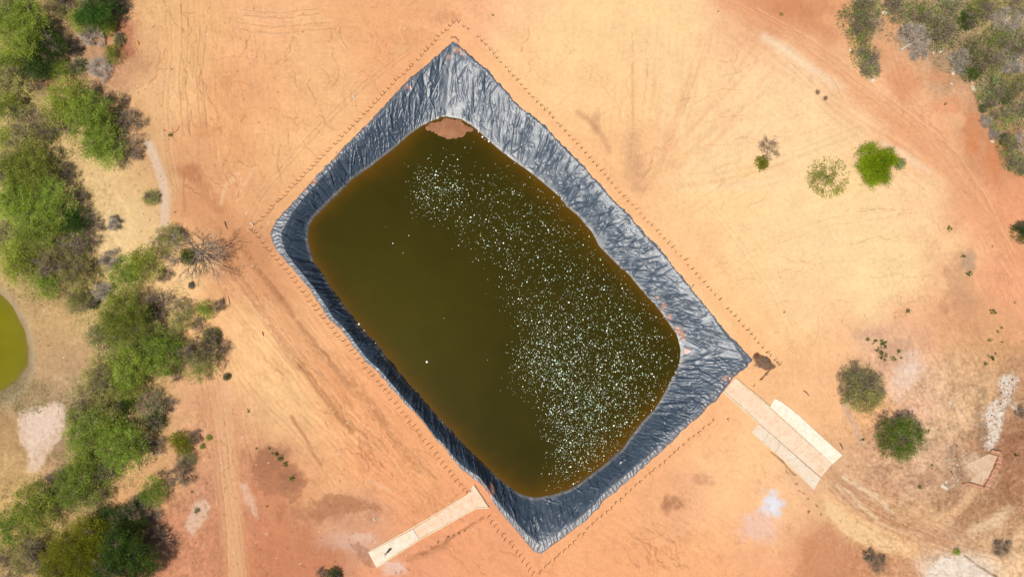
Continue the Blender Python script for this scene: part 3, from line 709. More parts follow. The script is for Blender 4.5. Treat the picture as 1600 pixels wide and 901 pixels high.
nrm = np.cross(du, dv); nrm /= np.linalg.norm(nrm, axis=2)[..., None] + 1e-9
nrm *= np.sign(nrm[..., 2:3] + 1e-9)
LXw, LYw = Lv[..., 0], Lv[..., 1]
wa = fbm(LXw / 6, LYw / 6, 3, 801) * 1.6; wb = fbm(LXw / 2.2, LYw / 2.2, 3, 811) * 0.8
def ridge(x, y, s): return 1 - np.abs(noise(x, y, s)) * 2.2
def sharp(x, y, s, p=3): return -np.clip(1 - np.abs(noise(x, y, s)) * 5.5, 0, 1) ** p
Rw = (UM + wa + wb * 0.5)
# creases: straight folds of finite length with flat flanks, as stiff sheet buckles
crs = np.random.RandomState(97)
fold = np.zeros(UM.shape)
uw = UM + wb * 0.10; vw = VM - wb * 0.06
vmin, vmax = -3.0, float(slopeL.max())
du_ = ucoord[-1] / nU
def crease(u0, v0, ang, L, wd, h):
    c, s_ = math.cos(ang), math.sin(ang); ext = abs(L / 2 * s_) + wd + 0.5
    i0 = int(max(0, (u0 - ext) / du_)); i1 = int(min(nU, (u0 + ext) / du_ + 2))
    if i1 - i0 < 2: return
    a_ = uw[i0:i1] - u0; b_ = vw[i0:i1] - v0
    al = a_ * s_ + b_ * c; ac = a_ * c - b_ * s_
    t = np.clip(1 - np.abs(ac) / wd, 0, 1); e_ = np.clip(1 - (np.abs(al) / (L / 2)) ** 2, 0, 1)
    fold[i0:i1] += h * 1.10 * t * e_
UL = ucoord[-1]
def pv(u, lo=0.05, hi=1.0): return crs.uniform(lo, hi) * slopeL[min(nU - 1, int(u / du_))]
for _ in range(620):                                    # long tension folds down the slope
    wd = crs.uniform(0.20, 0.95); u_ = crs.uniform(0, UL); crease(u_, pv(u_), crs.normal(0, 0.38), crs.uniform(2.5, 9), wd, crs.choice((1, 1, -1)) * wd * crs.uniform(0.10, 0.30))
for _ in range(3600):
    wd = crs.uniform(0.14, 0.40); u_ = crs.uniform(0, UL); crease(u_, pv(u_, -0.2), crs.normal(0.15, 0.75) if crs.rand() < .45 else crs.uniform(0, 3.14), crs.uniform(0.7, 2.8), wd, crs.choice((1, -1)) * wd * crs.uniform(0.10, 0.32))
for _ in range(420):                                     # a few sharp tall pleats
    wd = crs.uniform(0.16, 0.30); u_ = crs.uniform(0, UL); crease(u_, pv(u_, 0.15, 0.9), crs.normal(0.1, 0.45), crs.uniform(2.0, 8), wd, wd * crs.uniform(0.6, 1.1) * crs.choice((1, -1)))
folds = fold; cr = fold * 0.5
pleat = np.sin(UM * 5.2 + wb * 4 + fbm(UM / 2, VM / 3, 2, 955) * 5) * 0.07
flapm = np.clip(1 - np.maximum(VM + 0.3, 0) / 0.9, 0, 1)
broad = fbm(LXw / 4.5, LYw / 4.5, 2, 961) * 0.10
slopem = smooth(-0.2, 1.2, VM) * (1 - smooth(0, 1, (VM - slopeL[:, None] + 0.8) / 0.8) * 0.6)
seam = smooth(0, 1.0, UM) * smooth(0, 1.0, ucoord[-1] - UM)
disp = (folds + broad) * slopem + (pleat + cr + np.clip(wb, -1, 1) * 0.03) * flapm
disp[:, 0] = 0
disp *= (0.25 + 0.75 * seam)
Lv = Lv + nrm * disp[..., None]
Lv[:, 0, 2] = -0.05
Lv[:, 1:4, 2] = np.maximum(Lv[:, 1:4, 2], 0.03)
# colour: black plastic, dusty on the flat strip, a dried silt line at the water, drifts of red earth
lc = np.zeros(Lv.shape) + np.array((0.025, 0.038, 0.056))
lux, luy = toPX(Lv[..., 0], Lv[..., 1])
dust = np.clip(flapm * (0.50 + 0.35 * fbm(LXw / 1.5, LYw / 1.5, 3, 971)), 0, 1) * smooth(0.15, 0.6, cwid / M / 10)[:, None] * (0.35 + 0.65 * smooth(560, 760, luy))
lc = lc * (1 - dust[..., None]) + np.array((0.17, 0.155, 0.15)) * dust[..., None]
ltot = slopeL[:, None]
line = np.exp(-((VM - ltot + 0.35) / 0.28) ** 2) * (0.55 + 0.3 * fbm(UM / 3, VM, 3, 981))
lc = lc * (1 - line[..., None]) + np.array((0.20, 0.17, 0.13)) * line[..., None]
def lput(a, c):
    global lc
    lc = lc * (1 - a[..., None]) + alb(c) * a[..., None]
lwu = lux + wb * 3; lwv = luy + wa * 1.5
for x, y, rx, ry, a in [(715,78,8,6,.9),(701,89,4,4,.8),(722,84,7,3,.6),(1027,466,6,4,.8),(1037,481,5,7,.8),(1047,495,6,7,.8),(1060,514,7,10,.85),(1066,525,5,9,.8),(1073,549,6,6,.95),
                        (490,283,5,8,.8),(477,297,4,5,.7),(522,247,4,5,.6),(768,766,9,14,.75),(637,135,8,5,.6),(765,782,9,8,.8),(1140,592,16,7,.5)]:
    # patches lie where they were surveyed on the slope
    zf = np.clip(Lv[..., 2], ZW, 0)
    ax, ay = toPX(Lv[..., 0] * HCAM / (HCAM - zf), Lv[..., 1] * HCAM / (HCAM - zf))
    d = np.hypot((ax + wb * 3 - x) / rx, (ay + wa * 2 - y) / ry) + wb * 0.3
    lput((1 - smooth(0.45, 1.05, d + 0.35 * np.clip(wb, -1, 1))) * a * 0.85, (186, 126, 92))
lme = mesh_np('pond_liner', Lv.reshape(-1, 3), grid_faces(nU, Lv.shape[1], True)[:, ::-1], M_LINER, True, np.clip(lc, 0.005, 0.7).reshape(-1, 3))
liner = link('pond_liner', lme)
tag(liner, 'wrinkled black plastic liner covering the banks of the large pond', 'pond liner')

# ------------------------------------------------------------------ water
def mat_water(name, rough=0.07, wave=0.25):
    m, nt, b = new_mat(name)
    a = attr(nt, 'tint')
    n1 = noise_node(nt, 0.12, 4, 0.55)
    nt.links.new(mult(nt, a.outputs['Color'], ramp(nt, n1.outputs[0], [(0.3, (0.92, 0.92, 0.92)), (0.7, (1.08, 1.08, 1.08))])), b.inputs['Base Color'])
    b.inputs['Roughness'].default_value = rough
    b.inputs['IOR'].default_value = 1.33; b.inputs['Specular IOR Level'].default_value = 0.35
    n2 = noise_node(nt, 1.8, 3, 0.6)
    nt.links.new(bump(nt, n2.outputs[0], wave, 0.04), b.inputs['Normal'])
    return m
def water_sheet(name, polyw, z, step, colour, mat, grow):
    p = np.array(polyw); x = np.arange(p[:, 0].min() - 3, p[:, 0].max() + 3, step); y = np.arange(p[:, 1].min() - 3, p[:, 1].max() + 3, step)
    X, Y = np.meshgrid(x, y, indexing='ij'); d = sd_poly(X, Y, polyw)
    F = grid_faces(len(x), len(y))
    keep = (d.ravel()[F] < grow).all(1); F = F[keep]
    used = np.unique(F); rm = np.full(d.size, -1); rm[used] = np.arange(len(used))
    Vv = np.stack([X, Y, np.full(X.shape, z)], -1).reshape(-1, 3)[used]
    return link(name, mesh_np(name, Vv, rm[F], mat, True, colour(X, Y, d).reshape(-1, 3)[used]))
def pond_col(X, Y, d):
    u, v = toPX(X * HCAM / (HCAM - ZW), Y * HCAM / (HCAM - ZW))
    e = np.array((0.026, 0.0205, 0.0002)) * (1 + 0.5 * (np.exp(-((u - 600) ** 2 + (v - 520) ** 2) / 150.0 ** 2)))[..., None]
    ext = 1.7 + 2.0 * np.exp(-((u - 940) ** 2 + (v - 720) ** 2) / 70.0 ** 2) + 1.5 * np.exp(-((u - 600) ** 2 + (v - 240) ** 2) / 60.0 ** 2) + 1.2 * np.exp(-((u - 900) ** 2 + (v - 330) ** 2) / 110.0 ** 2) + 1.0 * np.exp(-((u - 830) ** 2 + (v - 770) ** 2) / 50.0 ** 2)
    dark = 1 - 0.8 * np.exp(-((u - 1062) ** 2 + (v - 570) ** 2) / 45.0 ** 2)
    sh = np.exp(np.minimum(d, 0) / ext * (1.0 + 0.35 * fbm(X / 3, Y / 3, 3, 1001))) * dark
    sh = np.clip(sh * 0.85, 0, 1)[..., None]
    br = np.array((0.090, 0.040, 0.0010))
    return e * (1 - sh) + br * sh
M_WATER = mat_water('murky water', 0.08, 0.12)
wat = water_sheet('pond_water', W_poly, ZW, 0.4, pond_col, M_WATER, 1.0); tag(wat, kind='structure')
def small_col(X, Y, d):
    sh = np.exp(np.minimum(d, 0) / 1.2)[..., None] * 0.5
    return np.array((0.135, 0.118, 0.001)) * (1 - sh) + np.array((0.14, 0.105, 0.015)) * sh
wat2 = water_sheet('small_pond_water', spw, -0.62, 0.4, small_col, mat_water('algae water', 0.15, 0.1), 2.5); tag(wat2, kind='structure')

# sandbar of brown silt at the top of the pond
SB = [(655,200),(676,187),(698,180),(722,184),(740,196),(744,203),(738,211),(728,215),(722,219),(713,222),(704,220),(697,221),(688,218),(680,216),(672,210),(664,208)]
sbw = [tuple(p) for p in Pn(SB, ZW)]
p = np.array(sbw); x = np.arange(p[:, 0].min() - 2, p[:, 0].max() + 2, 0.2); y = np.arange(p[:, 1].min() - 2, p[:, 1].max() + 2, 0.2)
X, Y = np.meshgrid(x, y, indexing='ij'); d = sd_poly(X, Y, sbw) + fbm(X / 1.6, Y / 1.6, 3, 1101) * 0.5
Z = ZW - 0.12 + 0.42 * smooth(0.6, -3.5, d) + fbm(X / 1.2, Y / 1.2, 4, 1111) * 0.07 * smooth(0.5, -1, d)
cc = alb((176, 122, 88)) * (1 + 0.22 * fbm(X / 2, Y / 2, 4, 1121))[..., None]
F = grid_faces(len(x), len(y)); F = F[(d.ravel()[F] < 1.2).all(1)]
used = np.unique(F); rm = np.full(d.size, -1); rm[used] = np.arange(len(used))
tag(link('sandbar', mesh_np('sandbar', np.stack([X, Y, Z], -1).reshape(-1, 3)[used], rm[F], M_GROUND, True, cc.reshape(-1, 3)[used])), kind='structure')

# sun glints, modelled as tinted flecks on the right half of the water
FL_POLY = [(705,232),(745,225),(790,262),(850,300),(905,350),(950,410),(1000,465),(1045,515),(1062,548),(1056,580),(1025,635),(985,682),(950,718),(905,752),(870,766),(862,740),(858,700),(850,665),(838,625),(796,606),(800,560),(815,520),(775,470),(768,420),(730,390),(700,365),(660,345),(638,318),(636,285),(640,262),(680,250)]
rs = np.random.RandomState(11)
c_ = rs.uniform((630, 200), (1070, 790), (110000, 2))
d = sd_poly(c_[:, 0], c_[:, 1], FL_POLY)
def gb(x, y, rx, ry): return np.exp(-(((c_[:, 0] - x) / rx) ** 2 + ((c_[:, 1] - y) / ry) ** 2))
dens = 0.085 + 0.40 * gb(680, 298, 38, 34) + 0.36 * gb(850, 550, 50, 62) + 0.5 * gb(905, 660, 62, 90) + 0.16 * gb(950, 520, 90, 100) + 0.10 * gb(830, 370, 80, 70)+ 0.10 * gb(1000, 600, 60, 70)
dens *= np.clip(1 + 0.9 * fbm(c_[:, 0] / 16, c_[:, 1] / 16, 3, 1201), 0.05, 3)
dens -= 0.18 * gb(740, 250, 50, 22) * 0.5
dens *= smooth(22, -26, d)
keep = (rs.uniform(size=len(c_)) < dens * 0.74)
c_ = c_[keep]
xy = Pn(c_, ZW + 0.02)
dW = sd_poly(xy[:, 0], xy[:, 1], W_poly); xy = xy[dW < -0.25]
nF = len(xy)
rad = np.clip(rs.lognormal(-2.78, 0.48, nF), 0.035, 0.22)
ang = rs.uniform(0, 6.28, nF); el = rs.uniform(0.55, 1.0, nF)
K = 6
th = np.arange(K) / K * 6.2832
rr_ = rad[:, None] * rs.uniform(0.7, 1.2, (nF, K))
fx = np.cos(th) * rr_; fy = np.sin(th) * rr_ * el[:, None]
Xf = xy[:, :1] + fx * np.cos(ang)[:, None] - fy * np.sin(ang)[:, None]; Yf = xy[:, 1:] + fx * np.sin(ang)[:, None] + fy * np.cos(ang)[:, None]
Vf = np.concatenate([np.stack([Xf, Yf, np.full(Xf.shape, ZW + 0.01)], -1), np.stack([xy[:, 0], xy[:, 1], ZW + 0.02 + rad * 0.35], -1)[:, None]], 1)
Ff = np.concatenate([np.stack([np.arange(nF) * (K + 1) + k, np.arange(nF) * (K + 1) + (k + 1) % K, np.arange(nF) * (K + 1) + K], -1) for k in range(K)])
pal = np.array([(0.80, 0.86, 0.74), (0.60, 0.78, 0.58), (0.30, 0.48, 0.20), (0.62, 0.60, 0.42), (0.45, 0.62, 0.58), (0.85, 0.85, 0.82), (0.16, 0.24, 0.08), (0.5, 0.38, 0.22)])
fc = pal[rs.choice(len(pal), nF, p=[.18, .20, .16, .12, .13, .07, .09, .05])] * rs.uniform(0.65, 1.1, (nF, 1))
tag(link('glint_flecks', mesh_np('glint_flecks', Vf.reshape(-1, 3), Ff, mat_tinted('glint', 0.4, 0, 0.5), True, np.repeat(fc, K + 1, 0))),
    'pale sun glints modelled as flecks over the right half of the pond water', 'foam flecks', kind='stuff')
print('flecks', nF)

# ------------------------------------------------------------------ trees and bushes
class Sprays:
    def __init__(s): s.p = []; s.d = []; s.l = []; s.w = []; s.c = []
    def add(s, p, d, l, w, c): s.p.append(p); s.d.append(d); s.l.append(l); s.w.append(w); s.c.append(c)
    def mesh(s, name, mat, rs):
        p = np.concatenate(s.p); d = np.concatenate(s.d); l = np.concatenate(s.l); w = np.concatenate(s.w); c = np.concatenate(s.c)
        d = d / (np.linalg.norm(d, axis=1)[:, None] + 1e-9)
        r = rs.normal(size=d.shape) * 0.38 + np.array((0, 0, 1.0))
        side = np.cross(d, r); side /= np.linalg.norm(side, axis=1)[:, None] + 1e-9
        n = len(p)
        mid = p + d * (l * 0.5)[:, None]; mid[:, 2] += l * 0.04
        V = np.stack([p, mid + side * (w / 2)[:, None], p + d * l[:, None], mid - side * (w / 2)[:, None]], 1)
        F = np.arange(n * 4).reshape(n, 4)
        return mesh_np(name, V.reshape(-1, 3), F, mat, False, np.repeat(c, 4, 0))

GREENS = {
    'feather': [(0.245, 0.355, 0.022), (0.190, 0.295, 0.018), (0.320, 0.400, 0.050), (0.120, 0.190, 0.018), (0.44, 0.41, 0.15)],
    'scrub': [(0.28, 0.34, 0.06), (0.22, 0.29, 0.045), (0.36, 0.37, 0.13), (0.12, 0.19, 0.025), (0.44, 0.39, 0.24)],
    'pale': [(0.33, 0.36, 0.095), (0.27, 0.31, 0.070), (0.41, 0.38, 0.17), (0.20, 0.25, 0.05), (0.46, 0.38, 0.20)],
    'dark': [(0.055, 0.125, 0.014), (0.038, 0.090, 0.014), (0.100, 0.180, 0.018), (0.028, 0.064, 0.014)],
    'olive': [(0.215, 0.230, 0.006), (0.175, 0.205, 0.006), (0.275, 0.270, 0.016), (0.120, 0.155, 0.008)],
    'lime': [(0.26, 0.355, 0.002), (0.20, 0.29, 0.002), (0.34, 0.40, 0.006), (0.08, 0.15, 0.003)],
    'grey': [(0.27, 0.33, 0.12), (0.21, 0.28, 0.08), (0.37, 0.36, 0.19), (0.11, 0.18, 0.03), (0.46, 0.40, 0.27)],
    'round': [(0.075, 0.155, 0.010), (0.120, 0.205, 0.014), (0.120, 0.155, 0.055), (0.048, 0.110, 0.010)],
    'straw': [(0.38, 0.36, 0.12), (0.26, 0.31, 0.05), (0.24, 0.31, 0.04), (0.15, 0.21, 0.03)],
}
BARE = [(0.15, 0.11, 0.08), (0.20, 0.15, 0.11), (0.09, 0.065, 0.048), (0.27, 0.21, 0.16)]
GREYB = [(0.32, 0.275, 0.24), (0.24, 0.205, 0.18), (0.40, 0.35, 0.30), (0.15, 0.125, 0.105)]
def pick(rs, pal, n, jit=0.18):
    pal = np.array(pal) * np.array((1.12, 1.10, 1.0))
    return pal[rs.randint(len(pal), size=n)] * (1 + rs.uniform(-jit, jit, (n, 1)))

def branchy(mb, rs, p, d, L, r, depth, tips, spread=0.65, up=0.12, kids=(2, 4), n=4):
    pts = [p]; cur = Vector(p); dd = Vector(d).normalized()
    for k in range(3):
        dd = (dd + Vector(rs.normal(0, 0.13, 3)) + Vector((0, 0, up * 0.2))).normalized()
        cur = cur + dd * (L / 3); pts.append(cur.copy())
    mb.tube(pts, [r, r * 0.85, r * 0.72, r * 0.6], n if r > 0.05 else 3, False)
    tips.append((cur, dd, depth))
    if depth <= 0: return
    for _ in range(rs.randint(kids[0], kids[1] + 1)):
        nd = (dd + Vector(rs.normal(0, spread, 3)) * Vector((1, 1, 0.5))).normalized()
        nd.z = max(nd.z, -0.15) + up * 0.3
        at = pts[rs.randint(1, 4)]
        branchy(mb, rs, at, nd, L * rs.uniform(0.62, 0.85), r * 0.6, depth - 1, tips, spread, up, kids, n)

MESHES = {}
def tree_meshes(kind, rad, hgt, seed, dens=1.0, bare=0.0, flat=0.55, shape=None):
    """returns the trunk, crown and bare-branch meshes of one tree"""
    rs = np.random.RandomState(seed)
    pal = GREENS[kind]
    mb = MB(); lean = rs.normal(0, 0.1, 2)
    base = Vector((0, 0, -0.3)); top = Vector((lean[0] * hgt, lean[1] * hgt, hgt * 0.38))
    tr = max(0.07, rad * 0.035)
    mb.tube([base, base.lerp(top, 0.5) + Vector((rs.normal(0, .08), rs.normal(0, .08), 0)), top], [tr * 1.35, tr, tr * 0.8], 7)
    sp = Sprays(); bb = MB(); bs = Sprays()
    nl = max(4, int(4 + rad * 1.3))
    lobes = []
    for i in range(nl):
        a = 2 * math.pi * (i + rs.uniform(-0.4, 0.4)) / nl; q = rs.uniform(0.35, 0.78) if i else 0.1
        lr = rad * rs.uniform(0.32, 0.50)
        lobes.append((math.cos(a) * rad * q, math.sin(a) * rad * q, hgt * rs.uniform(0.62, 0.88) - lr * 0.2, lr))
    lobes.append((rs.normal(0, rad * .1), rs.normal(0, rad * .1), hgt * 0.82, rad * 0.42))
    if shape: lobes = [(x * M, -y * M, hgt * rs.uniform(0.62, 0.85), q * M) for x, y, q in shape]
    for lx, ly, lz, lr in lobes:
        lc_ = Vector((lx, ly, lz))
        mid = top.lerp(lc_, 0.55) + Vector((rs.normal(0, .2), rs.normal(0, .2), 0.2))
        mb.tube([top, mid, lc_], [tr * 0.6, tr * 0.42, tr * 0.2], 4, False)
        isb = rs.uniform() < bare * 0.7
        ncl = max(3, int(lr * lr * 4.2 * dens))
        dirs = rs.normal(size=(ncl, 3)); dirs[:, 2] = np.abs(dirs[:, 2]) * 0.9 - 0.25
        dirs /= np.linalg.norm(dirs, axis=1)[:, None]
        cl = np.array(lc_) + dirs * np.array((1, 1, flat)) * lr * rs.uniform(0.45, 1.3, (ncl, 1))
        for k in range(ncl):
            if k % 2 == 0: mb.tube([lc_, Vector(cl[k]) * 0.5 + lc_ * 0.5 + Vector(rs.normal(0, .08, 3)), Vector(cl[k])], [tr * 0.2, tr * 0.13, 0.015], 3, False)
        tone = 1 + rs.uniform(-0.22, 0.2)
        for k in range(ncl):
            m = int(rs.uniform(34, 60))
            if isb:
                m = int(m * 0.9)
                dd = rs.normal(size=(m, 3)) * 0.6 + dirs[k] * 1.0 + np.array((0, 0, 0.15))
                bs.add(cl[k] + rs.normal(0, 0.22, (m, 3)), dd, rs.uniform(0.5, 1.3, m), rs.uniform(0.035, 0.075, m), pick(rs, BARE, m))
                continue
            ct = tone * (1 + rs.uniform(-0.30, 0.26))
            dd = rs.normal(size=(m, 3)) * 0.75 + dirs[k] * 0.75 + np.array((0, 0, 0.12))
            pp = cl[k] + rs.normal(0, 0.46, (m, 3)) * np.array((1, 1, 0.5))
            sp.add(pp, dd, rs.uniform(0.25, 0.65, m), rs.uniform(0.06, 0.12, m), pick(rs, pal, m) * ct)
    # loose sprays that break the outline
    m = int(rad * (0 if shape else 80))
    a = rs.uniform(0, 6.28, m); q = rad * rs.uniform(0.7, 1.12, m)
    sp.add(np.c_[np.cos(a) * q, np.sin(a) * q, hgt * rs.uniform(0.35, 0.7, m)], np.c_[np.cos(a), np.sin(a), rs.normal(0, .3, m)] + rs.normal(0, .3, (m, 3)), rs.uniform(0.4, 0.9, m), rs.uniform(0.08, 0.16, m), pick(rs, pal, m))
    if bare > 0:
        tips = []
        for _ in range(int(3 + 5 * bare)):
            a = rs.uniform(0, 6.28)
            branchy(bb, rs, top, (math.cos(a), math.sin(a), 0.5), rad * 0.45, tr * 0.45, 3, tips)
        tp = np.array([t[0] for t in tips if t[2] <= 1]); td = np.array([t[1] for t in tips if t[2] <= 1])
        k = 7
        tp = np.repeat(tp, k, 0) + rs.normal(0, .12, (len(tp) * k, 3)); td = np.repeat(td, k, 0) + rs.normal(0, .6, tp.shape)
        bs.add(tp, td, rs.uniform(0.4, 1.1, len(tp)), rs.uniform(0.03, 0.06, len(tp)), pick(rs, BARE, len(tp)))
    tm = mb.mesh('trunk', M_BARK, True)
    cm = sp.mesh('crown', M_LEAF, rs)
    return tm, cm, (bb.mesh('branches', M_BARK) if bb.v else None), (bs.mesh('twigs', M_TWIG, rs) if bs.p else None)
def bare_meshes(rad, hgt, seed, pal=BARE, fuzz=1.0, mat=None):
    rs = np.random.RandomState(seed)
    mb = MB(); tips = []
    tr = max(0.05, rad * 0.035)
    mb.tube([Vector((0, 0, -0.3)), Vector((rs.normal(0, .05), rs.normal(0, .05), hgt * 0.2))], [tr * 1.4, tr], 6)
    top = Vector((0, 0, hgt * 0.2))
    nb = 6 + int(rad)
    for i in range(nb):
        a = 6.28 * (i + rs.uniform(-.3, .3)) / nb
        branchy(mb, rs, top, (math.cos(a), math.sin(a), rs.uniform(0.3, 1.0) * hgt / rad), rad * rs.uniform(0.36, 0.46), tr * 0.6, 3, tips, 0.5, 0.05, (2, 3))
    tp = np.array([t[0] for t in tips if t[2] <= 2]); td = np.array([t[1] for t in tips if t[2] <= 2])
    k = max(1, int(6 * fuzz)); n = len(tp) * k
    sp = Sprays()
    sp.add(np.repeat(tp, k, 0) + rs.normal(0, .15, (n, 3)), np.repeat(td, k, 0) + rs.normal(0, .5, (n, 3)), rs.uniform(0.3, 0.9, n) * min(1.3, rad / 3), rs.uniform(0.03, 0.06, n), pick(rs, pal, n))
    return mb.mesh('trunk', mat or M_BARK, True), sp.mesh('twigs', M_TWIG, rs)

def variants(key, maker, n):
    if key not in MESHES: MESHES[key] = [maker(i) for i in range(n)]
    return MESHES[key]
vrs = np.random.RandomState(5)
counter = {}
KINDS = {  # kind: (object name, palette, height per radius, density, bare share, words, category, group)
    'F': ('mesquite_tree', 'feather', 1.0, 0.85, 0.0, 'tree'), 'P': ('pale_tree', 'pale', 0.75, 0.62, 0.12, 'tree'),
    'D': ('dark_tree', 'dark', 1.05, 1.25, 0.08, 'tree'), 'Y': ('olive_tree', 'olive', 0.85, 1.35, 0.0, 'tree'),
    'G': ('thorn_bush', 'grey', 0.55, 0.55, 0.12, 'bush'), 'H': ('scrub_bush', 'scrub', 0.6, 0.5, 0.08, 'bush'), 'M': ('half_bare_bush', 'feather', 0.8, 0.65, 0.8, 'bush'),
}
def sizeclass(r): return min((1.6, 2.6, 3.8, 5.2, 7.0, 9.0), key=lambda s: abs(math.log(s / r)))
def plant(px, py, rpx, kind, label, cat=None, group=None, hs=1.0):
    r = rpx * M * (1.05 if kind in 'FPY' else 1.0)
    if kind in KINDS:
        name, pal, hr, dens, bare, c0 = KINDS[kind]
        sc = sizeclass(r); h = max(1.0, sc * hr)
        nv = 3 if sc < 8 else 2
        vs = variants((kind, sc), lambda i: tree_meshes(pal, sc, h, 100 + i * 7 + int(sc * 10) + ord(kind), dens, bare), nv)
        parts = ('trunk', 'crown', 'branches', 'twigs')
    elif kind in 'BS':                                       # bare brown, standing in for shadow with twigs where dark; bare silvery
        name, c0 = ('bare_bush_and_shade', 'bush') if kind == 'B' else ('dry_bush', 'bush')
        sc = sizeclass(r); h = sc * (0.7 if kind == 'B' else 0.45)
        vs = variants((kind, sc), lambda i: bare_meshes(sc, h, 300 + i * 5 + int(sc * 10) + ord(kind), BARE if kind == 'B' else GREYB, 1.3 if kind == 'B' else 2.2, M_BARK if kind == 'B' else M_DEADWOOD), 2)
        parts = ('trunk', 'twigs')
    k = counter.get((kind, sc), 0); counter[(kind, sc)] = k + 1
    ms = vs[k % len(vs)]
    s = r / sc
    zc = h * s * 0.6 * hs
    pos = P(px, py, zc); z = gz(pos.x, pos.y)
    pos = P(px, py, zc + z)
    o = empty(name, (pos.x, pos.y, z), vrs.uniform(0, 6.28))
    o.scale = (s, s, s * hs * vrs.uniform(0.9, 1.1))
    tag(o, label, cat or c0, group)
    for nm, me in zip(parts, ms):
        if me is not None: link(nm, me, o)
    return o

